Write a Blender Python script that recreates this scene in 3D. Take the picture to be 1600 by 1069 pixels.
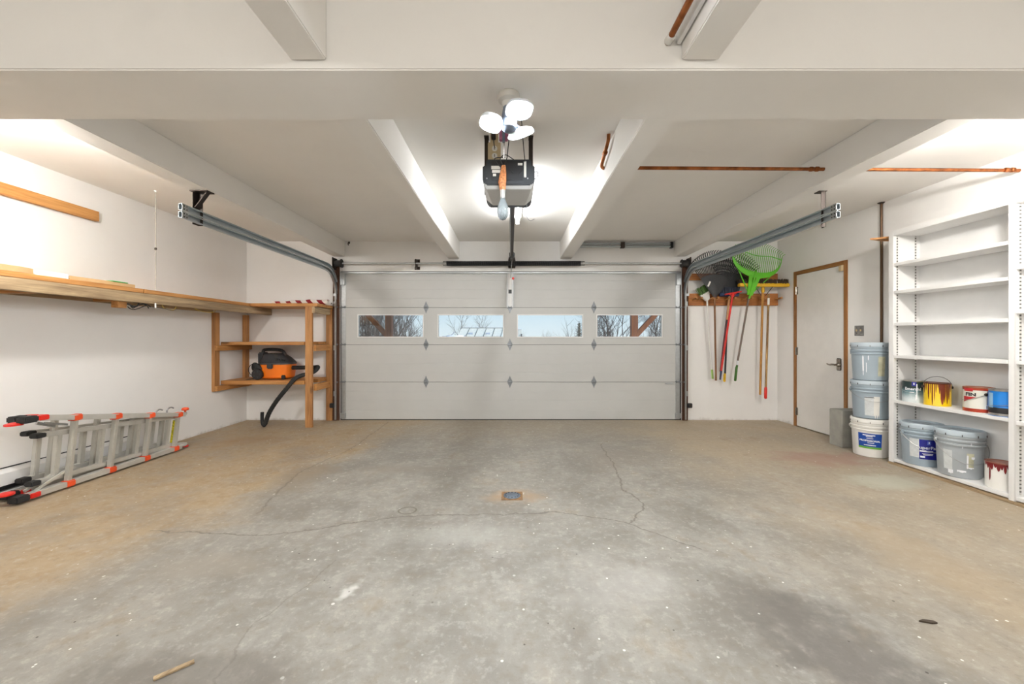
import bpy, bmesh, math, random
from mathutils import Vector, Matrix
random.seed(7)
PI = math.pi
S = bpy.context.scene
C = S.collection
for o in list(bpy.data.objects):
    bpy.data.objects.remove(o)

# ------------------------------------------------------------------ camera
cam = bpy.data.cameras.new('camera')
cam.sensor_width = 36.0
cam.lens = 14.0
cam.shift_y = -5.5 / 1600
cam.clip_start = 0.05
cam.clip_end = 500
cam_o = bpy.data.objects.new('camera', cam)
C.objects.link(cam_o)
cam_o.location = (0, 0, 1.167)
cam_o.rotation_euler = (PI / 2, 0, 0)
S.camera = cam_o

# ------------------------------------------------------------------ view, sky, sun
S.view_settings.view_transform = 'Standard'
S.view_settings.look = 'None'
S.view_settings.gamma = 1.0
S.view_settings.use_curve_mapping = False
S.view_settings.exposure = 0.56

world = bpy.data.worlds.new('sky')
S.world = world
world.use_nodes = True
wn = world.node_tree
bg = wn.nodes['Background']
tc = wn.nodes.new('ShaderNodeTexCoord')
sepw = wn.nodes.new('ShaderNodeSeparateXYZ')
ramp = wn.nodes.new('ShaderNodeValToRGB')
wn.links.new(tc.outputs['Generated'], sepw.inputs[0])
wn.links.new(sepw.outputs['Z'], ramp.inputs['Fac'])
ramp.color_ramp.elements[0].position = 0.0
ramp.color_ramp.elements[0].color = (0.80, 0.90, 0.95, 1)
ramp.color_ramp.elements[1].position = 0.7
ramp.color_ramp.elements[1].color = (0.26, 0.50, 0.85, 1)
e_ = ramp.color_ramp.elements.new(0.07); e_.color = (0.62, 0.80, 0.93, 1)
wn.links.new(ramp.outputs['Color'], bg.inputs['Color'])
bg.inputs['Strength'].default_value = 0.70

sun = bpy.data.lights.new('sun', 'SUN')
sun.energy = 3.0
sun.angle = math.radians(0.6)
sun.color = (1.0, 0.93, 0.82)
sun_o = bpy.data.objects.new('sun', sun)
C.objects.link(sun_o)
sun_o.location = (20, 2, 20)
sun_o.rotation_euler = Vector((-0.80, 0.35, -0.42)).to_track_quat('-Z', 'Y').to_euler()

P_LED = 600.0      # emission of the three lens discs of the beam lamp
P_TUBE = 85.0      # emission of the tube lamp in the middle bay
P_BULB = 34.0      # watts of each bare bulb behind the camera, two of them added fill
P_SIDE = 60.0       # watts of each bare bulb in the outer bays

# ------------------------------------------------------------------ materials
class G:
    """small node graph writer"""
    def __init__(s, name):
        s.mat = bpy.data.materials.new(name)
        s.mat.use_nodes = True
        s.nt = s.mat.node_tree
        s.b = s.nt.nodes['Principled BSDF']
        s.out = s.nt.nodes['Material Output']
        s._co = None
    def n(s, t, **k):
        nd = s.nt.nodes.new(t)
        for a, v in k.items():
            setattr(nd, a, v)
        return nd
    def set(s, sock, v):
        if isinstance(v, bpy.types.NodeSocket):
            s.nt.links.new(v, sock)
        elif isinstance(v, (tuple, list)):
            sock.default_value = tuple(v) + ((1.0,) if len(v) == 3 and sock.type == 'RGBA' else ())
        else:
            sock.default_value = v
    def co(s):
        if s._co is None:
            s._co = s.n('ShaderNodeTexCoord').outputs['Object']
        return s._co
    def pos(s):
        return s.n('ShaderNodeNewGeometry').outputs['Position']
    def m(s, op, a, b=0.0, c=None, clamp=False):
        nd = s.n('ShaderNodeMath', operation=op, use_clamp=clamp)
        s.set(nd.inputs[0], a); s.set(nd.inputs[1], b)
        if c is not None:
            s.set(nd.inputs[2], c)
        return nd.outputs[0]
    def mapv(s, v, scale=(1, 1, 1), loc=(0, 0, 0), rot=(0, 0, 0)):
        nd = s.n('ShaderNodeMapping')
        s.set(nd.inputs['Vector'], v)
        nd.inputs['Scale'].default_value = scale
        nd.inputs['Location'].default_value = loc
        nd.inputs['Rotation'].default_value = rot
        return nd.outputs[0]
    def noise(s, v, scale, detail=3.0, rough=0.55, dist=0.0):
        nd = s.n('ShaderNodeTexNoise')
        s.set(nd.inputs['Vector'], v)
        nd.inputs['Scale'].default_value = scale
        nd.inputs['Detail'].default_value = detail
        nd.inputs['Roughness'].default_value = rough
        nd.inputs['Distortion'].default_value = dist
        return nd.outputs[0]
    def rng(s, v, a, b, c=0.0, d=1.0, smooth=True):
        nd = s.n('ShaderNodeMapRange')
        nd.interpolation_type = 'SMOOTHSTEP' if smooth else 'LINEAR'
        s.set(nd.inputs['Value'], v)
        for i, x in zip(('From Min', 'From Max', 'To Min', 'To Max'), (a, b, c, d)):
            s.set(nd.inputs[i], x)
        return nd.outputs[0]
    def mix(s, f, a, b, mode='MIX'):
        nd = s.n('ShaderNodeMix', data_type='RGBA', blend_type=mode)
        s.set(nd.inputs[0], f); s.set(nd.inputs[6], a); s.set(nd.inputs[7], b)
        return nd.outputs[2]
    def sep(s, v):
        nd = s.n('ShaderNodeSeparateXYZ'); s.set(nd.inputs[0], v)
        return nd.outputs
    def bump(s, h, strength=0.2, dist=0.01):
        nd = s.n('ShaderNodeBump')
        nd.inputs['Strength'].default_value = strength
        nd.inputs['Distance'].default_value = dist
        s.set(nd.inputs['Height'], h)
        s.nt.links.new(nd.outputs[0], s.b.inputs['Normal'])
    def fin(s, col=None, rough=None, metal=None):
        if col is not None: s.set(s.b.inputs['Base Color'], col)
        if rough is not None: s.set(s.b.inputs['Roughness'], rough)
        if metal is not None: s.set(s.b.inputs['Metallic'], metal)
        return s.mat

def srgb(r, g, b):
    f = lambda c: (c / 255 / 12.92) if c / 255 <= 0.04045 else ((c / 255 + 0.055) / 1.055) ** 2.4
    return (f(r), f(g), f(b))

MATS = {}
def paint(name, col, rough=0.5, metal=0.0, var=0.08, scale=6.0, bump=0.0, bscale=60.0):
    if name in MATS: return MATS[name]
    g = G(name)
    nz = g.noise(g.co(), scale, 4)
    dark = tuple(c * (1 - var) for c in col); lite = tuple(min(1, c * (1 + var * 0.6)) for c in col)
    c = g.mix(g.rng(nz, 0.3, 0.7), dark, lite)
    if bump:
        g.bump(g.noise(g.co(), bscale, 3), bump, 0.004)
    MATS[name] = g.fin(c, rough, metal)
    return MATS[name]

def wood(name, c1, c2, axis=0, rough=0.6, scale=1.0, knots=True):
    key = name + 'xyz'[axis]
    if key in MATS: return MATS[key]
    g = G(key)
    sc = [14 * scale] * 3; sc[axis] = 0.9 * scale
    v = g.mapv(g.co(), tuple(sc))
    n1 = g.noise(v, 1.6, 5, 0.6, 0.8)
    n2 = g.noise(v, 7.0, 3, 0.6)
    f = g.m('ADD', g.m('MULTIPLY', n1, 0.7), g.m('MULTIPLY', n2, 0.3))
    c = g.mix(g.rng(f, 0.32, 0.68), c2, c1)
    if knots:
        sk = [9.0] * 3; sk[axis] = 3.0
        vo = g.n('ShaderNodeTexVoronoi'); g.set(vo.inputs['Vector'], g.mapv(g.co(), tuple(sk)))
        vo.inputs['Scale'].default_value = 0.55
        k = g.rng(vo.outputs['Distance'], 0.05, 0.13, 1.0, 0.0)
        c = g.mix(g.m('MULTIPLY', k, 0.75), c, tuple(x * 0.35 for x in c2))
    g.bump(n2, 0.15, 0.002)
    MATS[key] = g.fin(c, rough, 0.0)
    return MATS[key]

def metal(name, col, rough=0.35, var=0.15, scale=25.0):
    return paint(name, col, rough, 1.0, var, scale)

def emit(name, col, strength):
    if name in MATS: return MATS[name]
    g = G(name)
    g.b.inputs['Base Color'].default_value = (0.9, 0.9, 0.9, 1)
    g.b.inputs['Emission Color'].default_value = (*col, 1)
    g.b.inputs['Emission Strength'].default_value = strength
    MATS[name] = g.mat
    return g.mat

def plaster(name, col, var=0.05, rough=0.75, low=None):
    g = G(name)
    p = g.pos()
    big = g.noise(p, 0.9, 4, 0.6)
    fine = g.noise(p, 14, 4, 0.6)
    c = g.mix(g.rng(big, 0.3, 0.72), tuple(x * (1 - var) for x in col), col)
    c = g.mix(g.m('MULTIPLY', g.rng(fine, 0.55, 0.75), 0.25), c, tuple(x * 0.93 for x in col))
    if low is not None:                                   # dirt along the foot of the wall
        z = g.sep(p)[2]
        h = g.m('ADD', z, g.m('MULTIPLY', g.m('SUBTRACT', g.noise(p, 5, 5, 0.7), 0.5), 0.16))
        c = g.mix(g.rng(h, -0.03, 0.035, 0.6, 0.0), c, low)
    g.bump(g.m('ADD', g.m('MULTIPLY', fine, 0.4), big), 0.12, 0.02)
    return g.fin(c, rough)

M = {}
M['wall'] = plaster('wall_paint', srgb(243, 241, 238), low=srgb(150, 138, 120))
M['ceil'] = plaster('ceiling_paint', srgb(244, 241, 236), 0.04)
M['white'] = paint('white_paint', srgb(236, 235, 233), 0.45, 0, 0.03)
M['doorw'] = paint('door_paint', srgb(232, 229, 224), 0.5, 0, 0.03)
M['gdoor'] = paint('garage_door_paint', srgb(194, 194, 191), 0.45, 0, 0.03, 2.0, 0.05, 160)
M['galv'] = metal('galvanized_steel', srgb(188, 192, 194), 0.42, 0.08)
M['track'] = paint('track_steel', srgb(184, 194, 199), 0.32, 0.62, 0.06)
M['alu'] = paint('aluminium', srgb(205, 203, 196), 0.4, 0.45, 0.06, 10)
M['steel'] = metal('dull_steel', srgb(170, 170, 170), 0.4)
M['hinge'] = paint('hinge_steel', srgb(138, 142, 146), 0.4, 0.5, 0.15, 40)
M['chrome'] = metal('satin_nickel', srgb(175, 170, 162), 0.25)
M['copper'] = metal('old_copper', srgb(160, 98, 58), 0.45, 0.5, 12)
M['black'] = paint('black_plastic', srgb(32, 33, 36), 0.45)
M['rubber'] = paint('black_rubber', srgb(38, 38, 38), 0.7, 0, 0.2)
M['darksteel'] = paint('dark_steel', srgb(58, 48, 42), 0.5, 0.4, 0.25)
M['red'] = paint('red_plastic', srgb(214, 40, 30), 0.4)
M['orange'] = paint('orange_plastic', srgb(232, 84, 38), 0.45)
M['vacorange'] = paint('vac_orange', srgb(240, 122, 22), 0.38, 0, 0.05)
M['green'] = paint('rake_green', srgb(98, 190, 42), 0.4)
M['jamb'] = wood('jamb_wood', srgb(94, 58, 36), srgb(60, 36, 22), 2, 0.7)
M['pinex'] = wood('pine', srgb(206, 152, 90), srgb(164, 108, 54), 0)
M['piney'] = wood('pine', srgb(206, 152, 90), srgb(164, 108, 54), 1)
M['pinez'] = wood('pine', srgb(198, 146, 90), srgb(152, 102, 58), 2)
M['frame'] = wood('frame_wood', srgb(172, 122, 70), srgb(132, 86, 44), 2, 0.5, 1.0, False)
M['framey'] = wood('frame_wood', srgb(172, 122, 70), srgb(132, 86, 44), 1, 0.5, 1.0, False)
M['oldy'] = wood('weathered_wood', srgb(190, 166, 130), srgb(128, 106, 80), 1, 0.8)
M['rack'] = wood('rack_wood', srgb(190, 124, 62), srgb(140, 82, 38), 0)
M['conc'] = paint('block_concrete', srgb(158, 156, 148), 0.85, 0, 0.15, 10, 0.4, 90)

def floor_material():
    g = G('concrete_floor')
    p = g.pos()
    sp = g.sep(p); X, Y = sp[0], sp[1]
    n_big = g.noise(p, 0.55, 3, 0.62, 0.0)
    n_mid = g.noise(g.mapv(p, (1.0, 0.8, 1)), 2.6, 4, 0.68, 0.0)
    n_fine = g.noise(p, 26, 3, 0.7)
    n_grit = g.noise(p, 160, 1, 0.6)
    wob = g.m('SUBTRACT', g.noise(p, 2.2, 2, 0.6), 0.5)
    wob2 = g.m('SUBTRACT', g.noise(p, 6.0, 3, 0.65), 0.5)
    grey = srgb(152, 148, 140); tan = srgb(166, 145, 114); brown = srgb(140, 120, 92); dark = srgb(114, 109, 102)
    c = g.mix(g.rng(n_mid, 0.34, 0.66), dark, grey)
    c = g.mix(0.30, c, grey)
    streak = g.noise(g.mapv(p, (2.2, 0.7, 1), (3, 1, 0), (0, 0, 0.5)), 1.7, 4, 0.7, 0.3)
    c = g.mix(g.m('MULTIPLY', g.rng(streak, 0.50, 0.68), 0.28), c, srgb(134, 127, 117))
    c = g.mix(g.m('MULTIPLY', g.rng(streak, 0.47, 0.30), 0.22), c, srgb(172, 169, 162))
    blot = g.noise(p, 9.0, 4, 0.74, 0.0)
    c = g.mix(g.m('MULTIPLY', g.rng(blot, 0.50, 0.66), 0.42), c, srgb(128, 119, 106))
    c = g.mix(g.m('MULTIPLY', g.rng(blot, 0.46, 0.34), 0.35), c, srgb(174, 170, 162))
    # tan old coating on the left third and along the right side
    lx = g.m('ADD', X, g.m('MULTIPLY', wob, 0.9))
    ly = g.m('ADD', lx, g.m('MULTIPLY', g.m('SUBTRACT', 3.6, Y), 0.22))
    left = g.rng(ly, -2.05, -1.45, 1.0, 0.0)
    c = g.mix(g.m('MULTIPLY', left, g.rng(n_mid, 0.3, 0.65, 0.45, 0.88)), c, tan)
    c = g.mix(g.m('MULTIPLY', g.m('MULTIPLY', left, g.rng(blot, 0.48, 0.66)), 0.5), c, srgb(148, 124, 92))
    right = g.rng(g.m('ADD', lx, g.m('MULTIPLY', Y, 0.10)), 1.5, 2.6)
    c = g.mix(g.m('MULTIPLY', right, g.rng(n_big, 0.3, 0.65, 0.25, 0.7)), c, srgb(182, 164, 136))
    far = g.rng(g.m('ADD', Y, wob), 4.2, 5.4)
    c = g.mix(g.m('MULTIPLY', far, 0.35), c, srgb(176, 158, 130))
    c = g.mix(g.m('MULTIPLY', g.rng(n_mid, 0.56, 0.74), 0.42), c, brown)
    c = g.mix(g.m('MULTIPLY', g.rng(n_fine, 0.52, 0.72), 0.38), c, srgb(184, 178, 168))
    c = g.mix(g.m('MULTIPLY', g.rng(n_fine, 0.46, 0.30), 0.30), c, srgb(116, 109, 100))
    c = g.mix(g.m('MULTIPLY', g.rng(n_grit, 0.60, 0.75), 0.22), c, srgb(110, 104, 96))
    def blob(cx, cy, rx, ry, col, amt, soft=0.5, w=0.35, rot=0.0):
        nonlocal c
        dx = g.m('SUBTRACT', X, cx); dy = g.m('SUBTRACT', Y, cy)
        if rot:
            cs, sn = math.cos(rot), math.sin(rot)
            dx, dy = (g.m('ADD', g.m('MULTIPLY', dx, cs), g.m('MULTIPLY', dy, sn)),
                      g.m('SUBTRACT', g.m('MULTIPLY', dy, cs), g.m('MULTIPLY', dx, sn)))
        dx = g.m('DIVIDE', dx, rx); dy = g.m('DIVIDE', dy, ry)
        d = g.m('SQRT', g.m('ADD', g.m('MULTIPLY', dx, dx), g.m('MULTIPLY', dy, dy)))
        d = g.m('ADD', d, g.m('MULTIPLY', g.m('ADD', wob, wob2), w * 2))
        f = g.rng(d, 1.0 - soft, 1.0, 1.0, 0.0)
        c = g.mix(g.m('MULTIPLY', f, amt), c, col)
    blob(1.28, 1.46, 0.30, 0.42, srgb(92, 87, 82), 0.62, 0.9, 1.1)
    blob(1.12, 1.75, 0.30, 0.30, srgb(108, 103, 96), 0.45, 0.9, 1.0)
    blob(3.00, 3.85, 0.62, 0.40, srgb(158, 124, 110), 0.65, 0.8, 0.7)
    blob(3.05, 3.25, 0.40, 0.22, srgb(188, 192, 176), 0.55, 0.6, 0.5)
    blob(-1.10, 1.38, 0.55, 0.14, srgb(104, 98, 90), 0.6, 0.7, 0.7)
    blob(-1.75, 3.35, 0.28, 0.60, srgb(132, 122, 108), 0.6, 0.8, 0.6)
    blob(-0.95, 3.55, 0.75, 0.14, srgb(134, 126, 116), 0.6, 0.8, 0.6)
    blob(-3.0, 4.55, 0.55, 0.25, srgb(150, 122, 88), 0.55, 0.8, 0.5)
    blob(0.02, 2.95, 0.30, 0.20, srgb(172, 142, 108), 0.6, 0.8, 0.6)
    blob(1.0, 3.9, 0.6, 0.5, srgb(140, 130, 118), 0.4, 0.9, 0.6)
    blob(2.2, 2.2, 0.35, 1.0, srgb(164, 144, 116), 0.45, 0.9, 0.6)
    blob(-1.55, 2.05, 0.40, 0.16, srgb(150, 142, 130), 0.5, 0.8, 0.6)
    blob(-0.35, 2.35, 0.55, 0.22, srgb(174, 173, 166), 0.4, 0.9, 0.6)
    blob(0.55, 1.9, 0.5, 0.3, srgb(178, 175, 169), 0.4, 0.9, 0.6)
    blob(-0.745, 1.86, 0.045, 0.085, srgb(226, 224, 219), 0.55, 0.95, 2.2, -0.25)
    # ring left by a can
    rx = g.m('DIVIDE', g.m('SUBTRACT', X, -0.71), 0.062); ry = g.m('DIVIDE', g.m('SUBTRACT', Y, 2.70), 0.058)
    d = g.m('ADD', g.m('SQRT', g.m('ADD', g.m('MULTIPLY', rx, rx), g.m('MULTIPLY', ry, ry))), g.m('MULTIPLY', wob2, 0.3))
    c = g.mix(g.rng(g.m('ABSOLUTE', g.m('SUBTRACT', d, 0.92)), 0.03, 0.16, 0.7, 0.0), c, srgb(96, 90, 74))
    # cracks: y = curve(x) or x = curve(y)
    cr = None
    def crack(pts, along, w, amt):
        nonlocal cr
        a, b = (X, Y) if along == 'x' else (Y, X)
        lo, hi = pts[0][0], pts[-1][0]
        vals = [q[1] for q in pts]; vlo, vhi = min(vals) - 0.01, max(vals) + 0.01
        t = g.rng(a, lo, hi, 0, 1, False)
        fc = g.n('ShaderNodeFloatCurve')
        cv = fc.mapping.curves[0]
        q = [((px - lo) / (hi - lo), (py - vlo) / (vhi - vlo)) for px, py in pts]
        cv.points[0].location = q[0]; cv.points[1].location = q[-1]
        for r in q[1:-1]:
            cv.points.new(*r)
        for pt in cv.points: pt.handle_type = 'VECTOR'
        fc.mapping.update()
        g.set(fc.inputs['Value'], t)
        v = g.m('MULTIPLY_ADD', fc.outputs[0], vhi - vlo, vlo)
        dd = g.m('ABSOLUTE', g.m('ADD', g.m('SUBTRACT', b, v), g.m('ADD', g.m('MULTIPLY', wob2, 0.10), g.m('MULTIPLY', g.m('SUBTRACT', n_fine, 0.5), 0.03))))
        f = g.rng(dd, w * 0.25, w, amt, 0.0)
        inside = g.m('MULTIPLY', g.m('GREATER_THAN', a, lo), g.m('LESS_THAN', a, hi))
        f = g.m('MULTIPLY', f, inside)
        cr = f if cr is None else g.m('MAXIMUM', cr, f)
    crack([(-2.2, 2.42), (-1.43, 2.36), (-0.79, 2.60), (-0.42, 2.63), (0.34, 2.67), (0.73, 2.52), (1.05, 2.2)], 'x', 0.010, 0.62)
    crack([(2.50, 0.74), (2.80, 0.93), (3.1, 0.86), (3.6, 0.93), (4.4, 0.98)], 'y', 0.011, 0.62)
    crack([(2.65, -1.70), (3.1, -1.80), (3.5, -1.85), (4.2, -1.70), (5.6, -1.72)], 'y', 0.012, 0.42)
    crack([(1.2, -0.98), (1.6, -1.05), (2.1, -0.92)], 'y', 0.006, 0.35)
    crack([(-2.0, 4.55), (-0.4, 4.62), (0.9, 4.5), (2.3, 4.62)], 'x', 0.01, 0.25)
    c = g.mix(cr, c, srgb(100, 93, 84))
    # flecks of white paint and dark grit
    def flecks(scale, size, keep, col, amt, seed):
        nonlocal c
        vo = g.n('ShaderNodeTexVoronoi')
        g.set(vo.inputs['Vector'], g.mapv(p, (1, 1, 1), (seed, seed * 0.7, 0)))
        vo.inputs['Scale'].default_value = scale
        pick = g.m('GREATER_THAN', g.sep(vo.outputs['Color'])[0], keep)
        dens = g.rng(n_big, 0.35, 0.6)
        r = g.m('ADD', vo.outputs['Distance'], g.m('MULTIPLY', wob2, 0.12))
        f = g.m('MULTIPLY', g.m('MULTIPLY', g.rng(r, size * 0.7, size, 1, 0), pick), dens)
        c = g.mix(g.m('MULTIPLY', f, amt), c, col)
    flecks(9, 0.075, 0.72, srgb(240, 238, 232), 0.95, 3.1)
    flecks(24, 0.14, 0.86, srgb(238, 236, 230), 0.9, 8.7)
    flecks(20, 0.11, 0.88, srgb(62, 54, 46), 0.9, 15.2)
    g.bump(g.m('ADD', g.m('MULTIPLY', n_fine, 0.5), g.m('ADD', g.m('MULTIPLY', n_grit, 0.3), g.m('MULTIPLY', cr, -1.5))), 0.22, 0.004)
    g.set(g.b.inputs['Roughness'], g.rng(n_mid, 0.3, 0.7, 0.5, 0.75))
    return g.fin(c)
M['floor'] = floor_material()

# ------------------------------------------------------------------ mesh helpers
def wloc(o):
    v = Vector((0, 0, 0))
    while o is not None:
        v += o.location; o = o.parent
    return v

def tag(o, label=None, cat=None, group=None, kind=None):
    if label: o['label'] = label
    if cat: o['category'] = cat
    if group: o['group'] = group
    if kind: o['kind'] = kind
    return o

def empty(name, loc, label=None, cat=None, group=None, kind=None):
    o = bpy.data.objects.new(name, None)
    o.empty_display_size = 0.05
    o.location = loc
    C.objects.link(o)
    return tag(o, label, cat, group, kind)

class MB:
    def __init__(s):
        s.v = []; s.f = []
    def add(s, vs, fs):
        k = len(s.v)
        s.v += [Vector(q) for q in vs]
        s.f += [tuple(i + k for i in f) for f in fs]
        return s
    def box(s, x0, x1, y0, y1, z0, z1):
        vs = [(x, y, z) for x in (x0, x1) for y in (y0, y1) for z in (z0, z1)]
        return s.add(vs, [(0, 1, 3, 2), (4, 6, 7, 5), (0, 4, 5, 1), (2, 3, 7, 6), (0, 2, 6, 4), (1, 5, 7, 3)])
    def bar(s, p0, p1, w, t, up=(0, 0, 1), w1=None, t1=None):
        """box from p0 to p1; w across, t along up"""
        p0, p1 = Vector(p0), Vector(p1)
        d = (p1 - p0).normalized()
        u = Vector(up); u = (u - d * u.dot(d)).normalized()
        r = d.cross(u)
        vs = []
        for p, a, b in ((p0, w, t), (p1, w1 or w, t1 or t)):
            for i, j in ((-1, -1), (1, -1), (1, 1), (-1, 1)):
                vs.append(p + r * (i * a / 2) + u * (j * b / 2))
        return s.add(vs, [(0, 1, 2, 3)[::-1], (4, 5, 6, 7), (0, 1, 5, 4), (1, 2, 6, 5), (2, 3, 7, 6), (3, 0, 4, 7)])
    def tube(s, pts, r, n=8, caps=True):
        pts = [Vector(p) for p in pts]
        rr = r if isinstance(r, (list, tuple)) else [r] * len(pts)
        k = len(s.v)
        prev = None
        for i, p in enumerate(pts):
            a = pts[max(i - 1, 0)]; b = pts[min(i + 1, len(pts) - 1)]
            d = (b - a).normalized()
            if prev is None:
                u = Vector((0, 0, 1)) if abs(d.z) < 0.9 else Vector((1, 0, 0))
            else:
                u = prev
            u = (u - d * u.dot(d)).normalized(); prev = u
            w = d.cross(u)
            for j in range(n):
                t = 2 * PI * j / n
                s.v.append(p + (u * math.cos(t) + w * math.sin(t)) * rr[i])
        for i in range(len(pts) - 1):
            for j in range(n):
                a = k + i * n + j; b = k + i * n + (j + 1) % n
                s.f.append((a, b, b + n, a + n))
        if caps:
            s.f.append(tuple(k + j for j in range(n))[::-1])
            e = k + (len(pts) - 1) * n
            s.f.append(tuple(e + j for j in range(n)))
        return s
    def lathe(s, c, prof, n=28, caps=True, axis='z'):
        """prof: list of (r, h) around an axis through c"""
        k = len(s.v)
        cx, cy, cz = c
        for r, h in prof:
            for j in range(n):
                t = 2 * PI * j / n
                a, b = r * math.cos(t), r * math.sin(t)
                if axis == 'z': q = (cx + a, cy + b, cz + h)
                elif axis == 'y': q = (cx + b, cy + h, cz + a)
                else: q = (cx + h, cy + a, cz + b)
                s.v.append(Vector(q))
        for i in range(len(prof) - 1):
            for j in range(n):
                a = k + i * n + j; b = k + i * n + (j + 1) % n
                s.f.append((a, b, b + n, a + n))
        if caps:
            s.f.append(tuple(k + j for j in range(n))[::-1])
            e = k + (len(prof) - 1) * n
            s.f.append(tuple(e + j for j in range(n)))
        return s
    def loft(s, secs, n=32, e=2.0, rot=0.0):
        """superellipse rings (cx, cy, z, rx, ry)"""
        k = len(s.v)
        for q in secs:
            cx, cy, z, rx, ry = q[:5]
            ex = q[5] if len(q) > 5 else e
            for j in range(n):
                t = 2 * PI * j / n
                a = math.copysign(abs(math.cos(t)) ** (2 / ex), math.cos(t)) * rx
                b = math.copysign(abs(math.sin(t)) ** (2 / ex), math.sin(t)) * ry
                s.v.append(Vector((cx + a * math.cos(rot) - b * math.sin(rot), cy + a * math.sin(rot) + b * math.cos(rot), z)))
        for i in range(len(secs) - 1):
            for j in range(n):
                a = k + i * n + j; b = k + i * n + (j + 1) % n
                s.f.append((a, b, b + n, a + n))
        s.f.append(tuple(k + j for j in range(n))[::-1])
        e0 = k + (len(secs) - 1) * n
        s.f.append(tuple(e0 + j for j in range(n)))
        return s
    def prism(s, poly, h0, h1, axis='z'):
        """2d polygon swept from h0 to h1; axis z: (x, y), y: (x, z), x: (y, z)"""
        n = len(poly)
        def q(a, b, h):
            return {'z': (a, b, h), 'y': (a, h, b), 'x': (h, a, b)}[axis]
        vs = [q(a, b, h0) for a, b in poly] + [q(a, b, h1) for a, b in poly]
        fs = [tuple(range(n))[::-1], tuple(range(n, 2 * n))]
        fs += [(i, (i + 1) % n, (i + 1) % n + n, i + n) for i in range(n)]
        return s.add(vs, fs)
    def rot(s, ang, c, axis='Z'):
        m = Matrix.Rotation(ang, 3, axis); c = Vector(c)
        s.v = [c + m @ (p - c) for p in s.v]
        return s
    def build(s, name, mat, parent=None, bevel=0.0, smooth=True, angle=35, seg=2):
        if parent is None:
            xs = [p.x for p in s.v]; ys = [p.y for p in s.v]; zs = [p.z for p in s.v]
            org = Vector(((min(xs) + max(xs)) / 2, (min(ys) + max(ys)) / 2, min(zs)))
        else:
            org = wloc(parent)
        me = bpy.data.meshes.new(name)
        me.from_pydata([p - org for p in s.v], [], s.f)
        bm = bmesh.new(); bm.from_mesh(me)
        bmesh.ops.recalc_face_normals(bm, faces=bm.faces)
        if bevel > 0:
            es = [e for e in bm.edges if len(e.link_faces) == 2 and e.calc_face_angle(0) > 0.6]
            bmesh.ops.bevel(bm, geom=es, offset=bevel, segments=seg, affect='EDGES', clamp_overlap=True)
        bm.to_mesh(me); bm.free()
        if smooth:
            me.polygons.foreach_set('use_smooth', [True] * len(me.polygons))
            me.set_sharp_from_angle(angle=math.radians(angle))
        me.materials.append(mat)
        o = bpy.data.objects.new(name, me)
        C.objects.link(o)
        if parent is None: o.location = org
        else: o.parent = parent
        return o

def arc(c, r, a0, a1, n, plane='xz'):
    out = []
    for i in range(n + 1):
        t = a0 + (a1 - a0) * i / n
        a, b = r * math.cos(t), r * math.sin(t)
        out.append({'xz': (c[0] + a, c[1], c[2] + b), 'yz': (c[0], c[1] + a, c[2] + b), 'xy': (c[0] + a, c[1] + b, c[2])}[plane])
    return out

def smooth_path(pts, n=6):
    pts = [Vector(p) for p in pts]
    out = []
    for i in range(len(pts) - 1):
        p0 = pts[max(i - 1, 0)]; p1 = pts[i]; p2 = pts[i + 1]; p3 = pts[min(i + 2, len(pts) - 1)]
        for j in range(n):
            t = j / n
            out.append(0.5 * ((2 * p1) + (p2 - p0) * t + (2 * p0 - 5 * p1 + 4 * p2 - p3) * t * t + (3 * p1 - p0 - 3 * p2 + p3) * t ** 3))
    out.append(pts[-1])
    return out

def text_verts(body, size, bold=0.0, shear=0.0):
    cu = bpy.data.curves.new('lettering', 'FONT')
    cu.body = body; cu.size = size; cu.align_x = 'CENTER'; cu.align_y = 'CENTER'
    cu.offset = bold; cu.shear = shear; cu.resolution_u = 2
    o = bpy.data.objects.new('lettering', cu)
    C.objects.link(o)
    bpy.context.view_layer.update()
    me = bpy.data.meshes.new_from_object(o.evaluated_get(bpy.context.evaluated_depsgraph_get()))
    vs = [v.co.copy() for v in me.vertices]; fs = [tuple(p.vertices) for p in me.polygons]
    bpy.data.objects.remove(o); bpy.data.curves.remove(cu); bpy.data.meshes.remove(me)
    return vs, fs

def curve_text(body, size, c, r, ang, z, name, mat, parent, bold=0.0, wide=1.0, shear=0.0):
    """flat print on an upright cylinder"""
    vs, fs = text_verts(body, size, bold, shear)
    mb = MB()
    mb.add([(c[0] + r * math.cos(ang + v.x * wide / r), c[1] + r * math.sin(ang + v.x * wide / r), z + v.y) for v in vs], fs)
    return mb.build(name, mat, parent, smooth=False)

def patch(c, r, a0, a1, zb, zt, n=24, r_top=None):
    """curved sheet on an upright (or tapering) cylinder; zb may be a function of 0..1"""
    mb = MB(); vs = []
    zmax = zt
    for i in range(n + 1):
        t = i / n; a = a0 + (a1 - a0) * t
        b = zb(t) if callable(zb) else zb
        for z in (b, zt):
            rr = r(z) if callable(r) else r
            vs.append((c[0] + rr * math.cos(a), c[1] + rr * math.sin(a), z))
    mb.add(vs, [(2 * i, 2 * i + 2, 2 * i + 3, 2 * i + 1) for i in range(n)])
    return mb
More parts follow.
